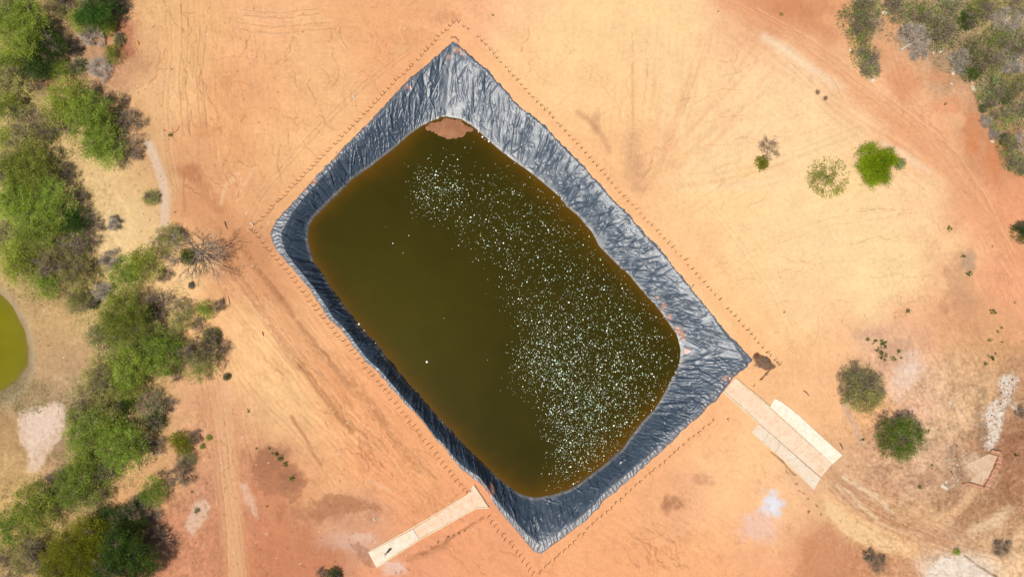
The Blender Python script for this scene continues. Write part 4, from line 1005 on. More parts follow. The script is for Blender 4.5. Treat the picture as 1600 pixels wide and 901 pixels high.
BELT = 'trees and bushes of the left belt'
TR = [
 # top-left corner
 (38,45,42,'F','tall green tree in the top left corner with a darker flank below'), (75,72,30,'D','dark green tree right of the tall tree in the top left corner'),
 (60,100,26,'D','dark crown below the tall tree in the top left corner'), (12,95,26,'F','green crown cut by the left edge below the top left corner tree'),
 (20,18,26,'D','shaded green crown in the very corner at top left'), (100,10,18,'P','thin pale tree at the top edge between two green crowns'), (150,14,34,'D','dense green tree touching the top edge left of the bare ground'),
 (128,30,20,'F','small green crown tucked under the dense top edge tree'), (186,10,16,'B','leafless brown bush at the top edge beside the open ground'),
 (168,42,11,'F','small round green bush above the silvery dead bush'), (192,15,6,'D','tiny dark green tuft at the outer edge of the top tree'),
 (140,58,23,'S','silvery dead bush in the brushwood between the two top trees'), (155,106,22,'S','greyish dead brush pile on brown soil below the silvery bush'), (120,78,12,'B','small bush standing for bare twigs and shadow left of the silvery dead bush'),
 (176,84,14,'F','low bright green bush beside the rust soil patch'), (187,62,8,'P','small pale spiky plant on the rust soil patch'), (124,105,12,'G','greyish small bush left of the dead brush pile'),
 (15,128,32,'P','pale yellowish tree at the left edge over straw ground'), (60,125,20,'B','red-brown bare bush in the gap below the dark crown'), (95,112,16,'F','small green bush below the dark top left crown'),
 # second cluster
 (108,160,36,'F','large green tree, upper left crown of the second cluster'), (145,185,36,'F','large green tree in the middle of the second cluster'), (160,228,34,'F','green tree at the lower end of the second cluster'),
 (85,190,24,'P','pale loose crown on the left flank of the second cluster'), (203,188,24,'B','airy brown bare bush at the right end of the second cluster'), (200,232,26,'B','low brown bare bush pointing at the pale track'), (182,195,14,'M','half bare bush inside the right flank of the second cluster'),
 (150,143,8,'B','tiny bare bush on the soil above the second cluster'), (173,158,8,'B','second tiny bare bush above the second cluster, nearer the open ground'), (195,155,9,'B','third tiny bare bush above the second cluster, rightmost'),
 (42,192,30,'B','dark bare thicket at the left between two green clusters'), (12,168,24,'F','green crown on the left edge above the dark bare thicket'), (38,222,26,'P','pale green bush under the dark bare thicket'), (8,215,18,'F','small green crown at the left edge beside the pale bush'), (70,212,14,'M','half bare bush left of the sandy tongue'),
 # third cluster
 (45,265,42,'F','large green tree at the top of the third cluster by the sandy tongue'), (10,262,24,'D','dark crown cut by the left edge beside the third cluster'), (103,268,20,'B','brown leafless bush on the right shoulder of the third cluster'), (30,318,40,'F','broad green tree in the heart of the third cluster'), (85,318,34,'F','green tree in the third cluster beside the bush of bare twigs and shadow'),
 (125,312,18,'B','bush standing for bare twigs and shadow against the sandy slope'), (143,352,20,'B','lower bush standing for bare twigs and shadow against the sandy slope'), (178,350,14,'S','dry fallen branches spread on the sandy slope'), (118,345,22,'D','small dark green crown leaning over the sandy slope'), (60,360,34,'F','green tree at the lower middle of the third cluster'),
 (12,372,30,'P','pale feathery tree at the left edge of the third cluster'), (28,408,32,'F','green tree above the shore of the small pond'), (80,402,34,'P','loose yellowish tree below the third cluster'), (110,385,26,'M','half bare tree in the lower third cluster'), (140,378,20,'B','brown bare bush right of the half bare tree'), (120,428,30,'P','pale grey-green tree at the bottom of the third cluster'),
 (70,440,24,'F','small green tree nearest above the small pond shore'), (175,405,18,'S','silver dry bush between the third cluster and the saplings'), (195,428,25,'F','green sapling crown left of the pair by the dead tree'), (228,412,26,'F','green sapling crown nearest to the dead tree'), (255,430,14,'B','small bare bush beside the sapling nearest the dead tree'),
 (146,474,8,'D','tiny dark green bush left of the fourth cluster'), (118,470,20,'P','faint pale bush on straw left of the fourth cluster'), (160,455,18,'S','small dry silvery bush above the fourth cluster'),
 # fourth cluster
 (195,498,40,'F','largest green tree of the fourth cluster'), (165,525,30,'G','grey-green tree on the left side of the fourth cluster'), (245,478,30,'B','big brown leafless bush on top of the fourth cluster'), (235,490,9,'D','small dark bush in the shade of the big brown bush'), (225,525,28,'P','pale tree in the middle of the fourth cluster'), (285,492,22,'P','thin light green bush between the fourth cluster and the round sapling'),
 (322,484,13,'F','small round green sapling below the dead tree'), (342,478,12,'B','little bare bush right of the small round sapling'), (312,508,16,'B','bare brown bush under the small round sapling'), (205,565,34,'F','green tree at the lower left of the fourth cluster'), (250,548,34,'F','green tree in the lower fourth cluster'), (268,535,20,'B','brown bare bush inside the lower fourth cluster'), (272,582,16,'B','dark bare bush at the foot of the fourth cluster'),
 (312,560,32,'P','light green tree at the right tip of the fourth cluster'), (340,545,22,'B','bush standing for bare twigs and shadow at the right tip of the fourth cluster'), (354,588,5,'D','tiny green tuft under the right tip of the fourth cluster'), (330,525,12,'M','half bare bush above the right tip bush of twigs and shadow'),
 # fifth cluster
 (160,588,34,'P','yellow-green tree at the top of the fifth cluster'), (195,600,28,'F','green tree at the top right of the fifth cluster'), (150,630,34,'P','pale yellow-green tree on the left of the fifth cluster'), (198,630,16,'D','very dark crown in the hollow of the fifth cluster'), (233,632,26,'G','grey-green tree on the right of the fifth cluster'), (258,634,17,'B','brown bare bush at the outer right of the fifth cluster'), (240,660,16,'D','dark small crown right of the hollow in the fifth cluster'),
 (132,672,34,'F','green tree on the lower left of the fifth cluster'), (170,665,26,'F','green tree under the dark hollow of the fifth cluster'), (195,700,36,'F','broad green tree at the lower right of the fifth cluster'), (238,695,22,'B','bare brown bush beside the broad green tree over the track'), (130,720,30,'F','green tree directly above the sandy footpath bend'), (165,735,22,'M','half bare tree at the lower end of the fifth cluster'), (120,762,34,'F','green tree at the left of the sandy footpath'), (150,775,22,'P','pale bush touching the sandy footpath'), (95,750,18,'P','pale small bush left of the footpath tree'),
 (284,692,16,'Y','bright yellow-green bush beside the dirt road'), (303,684,14,'B','bare brown bush right of the bright yellow-green bush'), (290,716,14,'G','grey-green bush under the bright yellow-green bush'), (282,740,24,'B','dark bare bush beside the dirt road above the dark tree'), (326,684,4,'F','tiny green tuft beside the dirt road, right of the bare bush'), (316,697,3.5,'F','second tiny green tuft near the dirt road, lower left of the first'),
 # bottom left
 (55,795,36,'F','green tree with a brown side in the lower left'), (78,785,24,'B','brown bare bush covering the right side of the lower left tree'), (238,768,22,'F','light green bush above the big dark tree'), (220,782,10,'D','small dark bush right of the sandy footpath'),
 (125,865,52,'Y','very large yellow-olive tree at the bottom left'), (195,870,46,'D','very large dark green tree at the bottom, right half of the big pair'), (195,815,28,'D','dark green crown on top of the big bottom pair'), (245,845,30,'B','leafless bush standing for brown twigs and shadow right of the big dark tree'), (160,820,24,'D','dark crown between the big olive tree and the footpath'), (235,800,18,'B','brown bare bush on the upper right of the big dark tree'),
 (12,825,26,'F','green crown cut by the left edge in the lower left'), (45,868,34,'P','pale tree at the bottom left beside the big olive tree'), (8,872,22,'B','dark bare bush at the left edge near the bottom'), (20,897,20,'B','bare bush in the bottom left corner'), (48,852,12,'S','small dry bush below the green and brown tree'), (75,892,22,'P','pale bush at the bottom edge beside the olive tree'),
 (505,899,14,'B','dark scrub at the bottom edge, left of the concrete ramp'), (522,898,9,'D','small dark green scrub at the bottom edge left of the concrete ramp'),
 (236,308,10,'P','lone grey-green bush beside the pale track'),
]
for t in TR: plant(t[0], t[1], t[2], t[3], t[4], group=BELT)
TR2 = [
 (1340,30,26,'G','grey-green bush left of the reddish gap at top right'), (1352,12,20,'G','grey-green bush at the top edge left of the reddish gap'), (1345,55,16,'F','small green bush below the pair left of the reddish gap'), (1352,88,18,'G','grey-green bush above a pale rock at the edge of the red road'), (1360,108,12,'G','small grey-green bush lowest beside the red road'),
 (1405,12,24,'G','grey-green bush at the top edge right of the reddish gap'), (1440,22,26,'F','green bush at the top edge of the scrub'), (1425,55,30,'S','silvery leafless bush above the bleached log'), (1415,45,16,'B','small brown bare bush right of the reddish gap'), (1470,48,34,'G','large grey-green bush in the middle of the scrub'), (1468,52,12,'D','dark green crown inside the large grey-green bush'),
 (1482,8,22,'G','grey-green bush at the top edge beside the dark bush'), (1512,32,14,'D','dark green bush with bright side near the top right'), (1528,20,22,'F','bright green bush right of the dark bush at the top'), (1545,8,18,'P','pale bush at the top edge toward the right corner'), (1575,30,30,'S','silvery dry bush in the top right corner'), (1590,8,18,'P','straw coloured bush in the very corner at top right'),
 (1435,78,20,'S','silvery dry brush behind the bleached log'), (1500,95,24,'S','dry silvery bush left of the green bush with dead branches'), (1525,92,34,'G','green bush with dead branches hanging to the left'), (1518,112,16,'D','dark crown at the foot of the bush with dead branches'), (1560,62,26,'F','green bush in the middle right of the scrub'), (1590,70,24,'G','grey-green bush at the right edge of the scrub'), (1580,100,28,'S','silver brush at the right edge of the scrub'), (1555,100,18,'P','pale bush between the silver brush and dead branches'),
 (1550,140,26,'G','grey-green bush above the bright green patch'), (1585,135,26,'F','green bush at the right edge above the bright patch'), (1572,150,12,'D','dark low bush beside the bright green patch'), (1565,184,20,'F','bright green patch of leaves by the red bank'), (1535,170,6,'D','small dark tuft on the red bank left of the bright patch'), (1592,178,20,'G','grey-green bush at the right edge beside the bright patch'), (1548,160,9,'M','small half bare bush left of the dark low bush'),
 (1575,225,18,'F','green bush with a dark crown on the lower red bank'), (1570,218,9,'D','dark crown on the lower red bank'), (1595,222,18,'S','silver brush at the right edge on the lower bank'), (1582,250,17,'G','lowest grey-green bush but one on the red bank'), (1597,262,12,'G','lowest grey-green bush at the end of the scrub'), (1555,208,12,'S','thin dry bush on the red bank'), (1540,190,12,'S','thin dry bush above the red bank'),
 (1598,364,14,'D','dark green bush cut by the right edge beyond the red road'),
 (1345,603,30,'G','half leafless round bush right of the concrete strips'), (1330,588,22,'B','blackish bare bush on the upper left of the round bush'), (1340,598,12,'F','bright green crown in the middle of the half leafless bush'), (1350,615,26,'P','pale crown on the lower side of the half leafless bush'),
 (1565,856,15,'B','greyish shaded bush in the lower right corner area'), (1372,880,16,'B','brown bare bush at the bottom edge on the right'), (1358,868,10,'B','small brown bare bush left of the one at the bottom edge on the right'),
 (1595,645,10,'B','dark bare bush at the right edge beside the white rubble'), (1495,862,4,'F','tiny green tuft above the white sand at the bottom right'),
]
for t in TR2: plant(t[0], t[1], t[2] * (1.0 if t[0] < 1400 or t[1] > 300 else 0.82), 'H' if t[3] in 'F' and t[2] > 13 and t[1] < 300 else t[3], t[4], group='scrub and bushes of the right side')

# single trees standing on the bare soil
def single(name, meshes, px, py, zc, rz, label, cat, names=('trunk', 'crown', 'branches', 'twigs'), scale=(1, 1, 1)):
    pos = P(px, py, zc); z = gz(pos.x, pos.y); pos = P(px, py, zc + z)
    o = empty(name, (pos.x, pos.y, z), rz); o.scale = scale; tag(o, label, cat)
    for nm, me in zip(names, meshes):
        if me is not None: link(nm, me, o)
    return o
LIME = [(8,12,9),(-2,4,14),(12,-8,13),(-9,-20,13),(2,-6,14),(19,-19,9),(24,-9,8),(-17,-1,7),(-9,13,10),(-5,26,6),(15,19,6),(10,2,9),(26,-14,5),(4,16,7),(-12,-8,9)]
single('leafy_tree', tree_meshes('lime', 28 * M, 4.6, 41, 2.0, 0.0, 0.6, LIME), 1366, 262, 3.0, 0.0, 'bright lime green leafy tree alone on the pale soil', 'tree')
single('green_tuft', tree_meshes('grey', 6 * M, 1.0, 45, 1.6, 0.0, 0.7), 1405, 255, 0.5, 0.4, 'small dull green tuft touching the right side of the lime tree', 'tuft')
single('sparse_tree', tree_meshes('straw', 27 * M, 3.0, 42, 0.36, 0.0), 1294, 276, 2.0, 1.1, 'thin see-through olive tree left of the lime green tree', 'tree')
single('round_tree', tree_meshes('round', 31 * M, 5.6, 43, 1.5, 0.0, 0.6, [(-12,-18,13),(8,-20,11),(20,-6,12),(-20,-2,11),(0,0,16),(20,14,9),(-12,16,12),(6,18,11),(-24,10,6),(27,4,6),(-4,29,6)]), 1405, 683, 3.4, 0.0, 'dense round dark green tree between the concrete strips and the brick ruin', 'tree')
single('green_bush', tree_meshes('olive', 8 * M, 1.6, 44, 1.6, 0.0), 1190, 254, 1.0, 0.0, 'small green bush at the foot of the leaning dead shrub', 'bush')
single('dead_shrub', bare_meshes(17 * M, 2.2, 51, [(0.30, 0.21, 0.15), (0.22, 0.15, 0.10)], 0.8, M_PALEBARK), 1201, 231, 1.3, 0.5, 'leaning leafless shrub on the pale soil above a small green bush', 'shrub', ('trunk', 'twigs'), (0.95, 1.3, 1))
def dead_tree():
    rs = np.random.RandomState(77); mb = MB(); tips = []
    tr = 0.34
    top = Vector((0.2, 0.1, 1.6))
    mb.tube([Vector((0, 0, -0.4)), Vector((0.1, 0, 0.8)), top], [tr * 1.4, tr, tr * 0.9], 8)
    for a, L, el in ((-38, 7.0, .35), (-60, 6.2, .3), (-18, 6.6, .4), (5, 6.6, .45), (28, 6.0, .5), (75, 5.0, .6), (105, 5.2, .6), (150, 4.6, .5), (195, 4.4, .4), (235, 4.6, .35), (-90, 5.4, .3)):
        branchy(mb, rs, top, (math.cos(R(a)), math.sin(R(a)), el), L * 0.62, tr * 0.5, 4, tips, 0.42, 0.02, (2, 3))
    tp = np.array([t[0] for t in tips if t[2] <= 2]); td = np.array([t[1] for t in tips if t[2] <= 2]); k = 3; n = len(tp) * k
    sp = Sprays(); sp.add(np.repeat(tp, k, 0), np.repeat(td, k, 0) + rs.normal(0, .5, (n, 3)), rs.uniform(.4, 1.1, n), rs.uniform(.035, .06, n), pick(rs, GREYB[1:] + BARE, n))
    return mb.mesh('trunk', mat_simple('grey bark', (0.16, 0.12, 0.095), 0.9, 2, 0.3), True), sp.mesh('twigs', M_TWIG, rs)
single('dead_tree', dead_tree(), 306, 396, 2.0, 0.0, 'large leafless tree with wide branches casting shadows on orange soil', 'tree', ('trunk', 'twigs'))
single('round_bush', tree_meshes('round', 12 * M, 2.6, 46, 1.8, 0.0), 293, 401, 2.0, 0.0, 'round green clump against the trunk of the large leafless tree', 'bush')
plant(262, 374, 22, 'P', 'light green airy bush on the upper left of the leafless tree')
plant(278, 366, 9, 'G', 'small dark green clump right of the airy bush by the leafless tree')
plant(299, 446, 4.5, 'D', 'tiny dark bush straight below the large leafless tree')

# weeds and tufts on the open ground
def weed_mesh(seed, pal):
    rs = np.random.RandomState(seed); mb = MB(); sp = Sprays()
    for _ in range(7):
        a = rs.uniform(0, 6.28); q = rs.uniform(.2, .7)
        e = Vector((math.cos(a) * q, math.sin(a) * q, rs.uniform(.3, .7)))
        mb.tube([(0, 0, -0.05), e * 0.5 + Vector((0, 0, .08)), e], [0.03, 0.02, 0.01], 3, False)
        m = 9; sp.add(np.array(e) + rs.normal(0, .16, (m, 3)), rs.normal(size=(m, 3)) + np.array((math.cos(a), math.sin(a), .2)), rs.uniform(.25, .5, m), rs.uniform(.12, .22, m), pick(rs, pal, m))
    return mb.mesh('stem', M_BARK), sp.mesh('leaves', M_LEAF, rs)
WEEDS = [weed_mesh(400 + i, GREENS['round'] if i % 2 else GREENS['dark']) for i in range(4)]
def weed(px, py, r, label):
    p = on(px, py); o = empty('weed', p, vrs.uniform(0, 6.28)); s = r * M * 1.15
    o.scale = (s, s, s * 0.8); tag(o, label, 'weed', 'weeds on the open ground')
    a, b = WEEDS[vrs.randint(4)]; link('stem', a, o); link('leaves', b, o)
for t in [(267,211,4,'small weed with a dry stalk on the orange soil left of the pond, upper one'), (274,331,1.8,'tiny weed above the light green airy bush'), (388,641,3,'dark little weed alone on the sand right of the dirt road'), (401,700,2.5,'weed left of the weed clump on brown soil'), (420,699,3,'small weed at the top of the brown soil patch'),
          (430,709,5,'leafy weed, upper left of the clump on the brown soil patch'), (439,715,5.5,'leafy weed in the middle of the clump on the brown soil patch'), (446,724,4.5,'leafy weed, lowest of the clump on the brown soil patch'), (457,746,5,'weed on the lower edge of the brown soil patch'), (308,796,5.5,'weed on the white patch beside the dirt road'), (300,768,2.5,'tiny weed above the white patch by the dirt road'),
          (418,790,2,'tiny weed on reddish soil left of the concrete ramp'),
          (1483,357,4.2,'green weed on pale soil near the right edge, below the lime tree'), (1504,401,3.4,'weed at the top of the grey patch on the right'), (1513,428,4.5,'weed at the bottom of the grey patch on the right'), (1417,486,4.2,'lone weed in the middle of the pale soil on the right'), (1225,487,1.8,'dark speck of a weed right of the pond on pale soil'),
          (1354,530,3.6,'leftmost weed of the group above the half leafless bush'), (1366,534,3.8,'second weed from the left in the group above the half leafless bush'), (1379,538,6,'large weed in the upper middle of the group'), (1377,532,3,'small weed just above the large weed of the group'), (1370,547,3.6,'small weed left of the two large weeds'), (1378,556,7,'largest weed of the group above the half leafless bush'),
          (1403,549,3.8,'weed at the upper right of the weed group'), (1395,560,4.2,'weed right of the largest weed of the group'), (1408,559,2.4,'smallest weed at the right end of the weed group'), (1551,487,4.6,'weed on the sandy ground at the right, highest of the scattered ones'), (1585,472,1.8,'tiny weed far right on reddish ground'),
          (1565,512,2.4,'upper of a pair of weeds on the right'), (1559,518,2.4,'lower of a pair of weeds on the right'), (1547,531,3.2,'weed below the pair on the right'), (1567,534,2,'tiny weed right of the weed below the pair'), (1548,559,4.6,'bushy weed above the white rubble'), (1540,568,3.8,'weed just below left of the bushy one above the rubble'), (1555,552,2,'tiny weed above the bushy weed near the rubble'),
          (1448,674,3.8,'weed right of the dense round tree'), (1455,726,2.4,'tiny weed below right of the dense round tree'), (1436,760,3.6,'weed on the pinkish soil below the round tree'), (1347,687,2.8,'weed left of the dense round tree'), (1588,710,3.4,'weed right of the brick ruin'), (1550,385,1.6,'tiny weed on reddish sand below the lone weed'), (1476,163,2.4,'small tuft on the red bank left of the scrub'), (770,24,2,'tiny tuft above the top corner of the pond'), (1122,18,1.6,'tiny tuft at the top on pale soil'), (1220,23,3,'small tuft at the top on the reddish road')]:
    weed(*t)
# two dark dried tufts
for t in [(1277,144,4.5,'dark dried tuft on the pale soil at the upper right, upper of two'), (1289,154,4,'dark dried tuft on the pale soil at the upper right, lower of two')]:
    a, b = bare_meshes(0.5, 0.25, 60 + int(t[0]), [(0.26, 0.17, 0.11), (0.18, 0.12, 0.08)], 1.5, M_PALEBARK)
    p = on(t[0], t[1]); o = empty('dry_tuft', p, 0.3); tag(o, t[3], 'dry tuft', 'dried tufts on the pale soil'); link('stem', a, o); link('twigs', b, o)

# dry grass and litter under the trees
def grass_cloud(name, regions, n, pal, label, seed, Ls=(0.3, 0.8)):
    rs = np.random.RandomState(seed); pts = []
    tot = sum(r[4] for r in regions)
    for x, y, rx, ry, wt in regions:
        k = int(n * wt / tot); a = rs.uniform(0, 6.28, k); q = np.sqrt(rs.uniform(0, 1, k))
        pts.append(np.c_[x + rx * np.cos(a) * q, y + ry * np.sin(a) * q])
    pts = np.concatenate(pts)
    pts = pts[fbm(pts[:, 0] / 18, pts[:, 1] / 18, 4, seed) > rs.uniform(-0.5, 0.35, len(pts))]
    xy = Pn(pts)
    z = np.array([gz(a, b) for a, b in xy])
    m = len(xy); sp = Sprays()
    sp.add(np.c_[xy, z], rs.normal(size=(m, 3)) * np.array((1, 1, .25)) + np.array((0, 0, .35)), rs.uniform(*Ls, m), rs.uniform(.05, .12, m), pick(rs, pal, m, .3))
    tag(link(name, sp.mesh(name, M_GRASS, rs)), label, 'grass', kind='stuff')
grass_cloud('dry_grass', [(40,40,80,60,1.2),(60,130,80,50,1.2),(110,180,90,60,1.4),(60,240,70,50,1.2),(60,330,90,90,2.4),(90,430,90,50,1.4),(200,480,100,70,1.6),(240,550,110,60,1.4),(180,640,90,70,1.6),(150,730,80,50,1.0),(50,800,60,60,1.0),(60,870,80,40,.8),(40,620,40,30,.3)], 60000,
            [(0.26, 0.27, 0.05), (0.32, 0.28, 0.10), (0.20, 0.26, 0.03), (0.36, 0.30, 0.15), (0.15, 0.12, 0.06), (0.17, 0.25, 0.03), (0.22, 0.31, 0.03)], 'straw yellow and green grass under the trees on the left', 71)
grass_cloud('dry_undergrowth', [(1440,30,70,50,1.5),(1530,60,90,70,2.5),(1570,150,45,60,1.3),(1585,230,28,40,.6),(1350,40,30,60,.5),(1590,30,40,50,.7)], 26000,
            [(0.30, 0.25, 0.19), (0.38, 0.32, 0.25), (0.22, 0.20, 0.13), (0.18, 0.20, 0.08), (0.17, 0.14, 0.11)], 'greyish dry undergrowth between the bushes at the top right', 72)

# ------------------------------------------------------------------ concrete ramps
def mat_concrete(name, col, dusty):
    m, nt, b = new_mat(name)
    n1 = noise_node(nt, 0.5, 5, 0.65); n2 = noise_node(nt, 5.0, 4, 0.6)
    c = ramp(nt, n1.outputs[0], [(0.30, dusty), (0.62, col)])
    c = mult(nt, c, ramp(nt, n2.outputs[0], [(0.25, (0.88, 0.87, 0.86)), (0.75, (1.06, 1.06, 1.06))]))
    n3 = noise_node(nt, 1.3, 6, 0.7)
    c = mult(nt, c, ramp(nt, n3.outputs[0], [(0.30, (0.78, 0.72, 0.66)), (0.46, (1, 1, 1)), (0.7, (1.03, 1.03, 1.03))]))
    nt.links.new(c, b.inputs['Base Color']); b.inputs['Roughness'].default_value = 0.9; b.inputs['Specular IOR Level'].default_value = 0.2
    nt.links.new(bump(nt, n2.outputs[0], 0.3, 0.02), b.inputs['Normal'])
    return m
M_C_CREAM = mat_concrete('cream concrete', (0.62, 0.56, 0.45), (0.58, 0.46, 0.32))
M_C_WHITE = mat_concrete('new white concrete', (0.66, 0.61, 0.50), (0.62, 0.53, 0.38))
M_C_GREY = mat_concrete('grey concrete', (0.57, 0.49, 0.39), (0.57, 0.43, 0.29))
M_C_DUSTY = mat_concrete('dusty concrete', (0.62, 0.48, 0.35), (0.58, 0.38, 0.24))
M_C_KERB = mat_concrete('kerb concrete', (0.60, 0.52, 0.36), (0.57, 0.42, 0.24))
M_DARK_JOINT = mat_simple('open joint', (0.16, 0.10, 0.065), 0.95, 3, 0.2)  # dark colour of the joints and the ramp's end lip
def slab(name, pts, z0, z1, mat, parent):
    w_ = [P(x, y) for x, y in pts]; o0 = parent.location
    mb = MB(); n = len(w_)
    V = [(p.x - o0.x, p.y - o0.y, z0) for p in w_] + [(p.x - o0.x, p.y - o0.y, z1) for p in w_]
    a2 = sum(w_[i].x * w_[(i + 1) % n].y - w_[(i + 1) % n].x * w_[i].y for i in range(n))
    idx = list(range(n)) if a2 > 0 else list(range(n))[::-1]
    F = [tuple(i + n for i in idx), tuple(reversed(idx))]
    for k in range(n):
        a, b_ = idx[k], idx[(k + 1) % n]; F.append((a, b_, b_ + n, a + n))
    mb.add(V, F)
    o = mb.build(name, mat, parent)
    bv = o.modifiers.new('edge', 'BEVEL'); bv.width = 0.02; bv.segments = 1
    return o
def bar(name, pts, wd, z0, z1, mat, parent):
    """a kerb or joint following a line of surveyed points"""
    w_ = [P(x, y) for x, y in pts]; o0 = parent.location; mb = MB(); V = []; F = []
    for i, p in enumerate(w_):
        d = (w_[min(i + 1, len(w_) - 1)] - w_[max(i - 1, 0)]).normalized(); s_ = Vector((-d.y, d.x, 0)) * wd / 2
        for q, z in ((p - s_, z0), (p + s_, z0), (p + s_, z1), (p - s_, z1)): V.append((q.x - o0.x, q.y - o0.y, z))
    for i in range(len(w_) - 1):
        for k in range(4): F.append((i * 4 + k, i * 4 + (k + 1) % 4, (i + 1) * 4 + (k + 1) % 4, (i + 1) * 4 + k))
    n = len(w_) - 1; F += [(0, 3, 2, 1), (n * 4, n * 4 + 1, n * 4 + 2, n * 4 + 3)]
    mb.add(V, [f[::-1] for f in F]); o = mb.build(name, mat, parent)
    return o
r1 = empty('concrete_ramp', (P(670, 822).x, P(670, 822).y, 0)); tag(r1, 'cream concrete ramp with kerbs at the lower left of the pond, motorcycle on it', 'ramp')
slab('slab', [(576,863),(645.5,826),(655,841),(588,885)], -0.4, 0.10, M_C_CREAM, r1)
slab('slab', [(645.9,825.8),(731,773),(741,758),(763.5,791),(744,792.5),(655.4,840.8)], -0.4, 0.085, M_C_DUSTY, r1)
bar('kerb', [(575.5,862),(645,823.5),(731,772),(741,757)], 0.26, -0.4, 0.28, M_C_KERB, r1)
bar('kerb', [(587.5,886),(655,842.5),(700,817.5),(744,793),(764,792)], 0.26, -0.4, 0.28, M_C_KERB, r1)
bar('end_lip', [(741.6,757.6),(763.5,791.2)], 0.16, -0.4, 0.12, M_DARK_JOINT, r1)
bar('joint', [(646,826),(655.3,841)], 0.05, 0.05, 0.105, M_DARK_JOINT, r1)
r2 = empty('concrete_causeway', (P(1220, 680).x, P(1220, 680).y, 0)); tag(r2, 'concrete causeway of three strips running down from the right corner of the pond', 'ramp')
slab('dusty_slab', [(1148,591.5),(1202,636),(1300,724),(1282.5,745.4),(1184,659.5),(1131,611)], -0.4, 0.09, M_C_DUSTY, r2)
slab('white_strip', [(1210.5,622),(1222,628),(1249,649),(1280,678),(1316,710.5),(1300.8,724.2),(1250,678),(1203,635.4)], -0.4, 0.11, M_C_WHITE, r2)
slab('grey_strip', [(1185.2,661),(1282.2,746.2),(1272,764.5),(1220,715),(1174.5,674.5)], -0.4, 0.11, M_C_GREY, r2)
bar('kerb', [(1148,590.5),(1175,612),(1202.5,635)], 0.28, -0.4, 0.30, M_C_KERB, r2)
bar('kerb', [(1130.3,611.5),(1160,638),(1184.5,660.5)], 0.28, -0.4, 0.30, M_C_KERB, r2)
bar('joint', [(1184.5,660.2),(1230,700),(1283,745.8)], 0.07, 0.0, 0.125, M_DARK_JOINT, r2)
bar('joint', [(1202.8,635.6),(1250,678.4),(1300,724)], 0.04, 0.0, 0.122, M_C_DUSTY, r2)
for t in (0.17, 0.36, 0.56, 0.78):
    a = (1185 + 97 * t, 661 + 85 * t); b_ = (1175 + 97 * t, 675 + 89 * t)
    bar('joint', [a, b_], 0.05, 0.05, 0.118, M_DARK_JOINT if t < 0.5 else M_C_CREAM, r2)
for t in (0.2, 0.42, 0.62, 0.82):
    bar('joint', [(1211 + 104 * t, 624 + 86 * t), (1203 + 97 * t, 636 + 88 * t)], 0.04, 0.05, 0.118, M_C_DUSTY, r2)

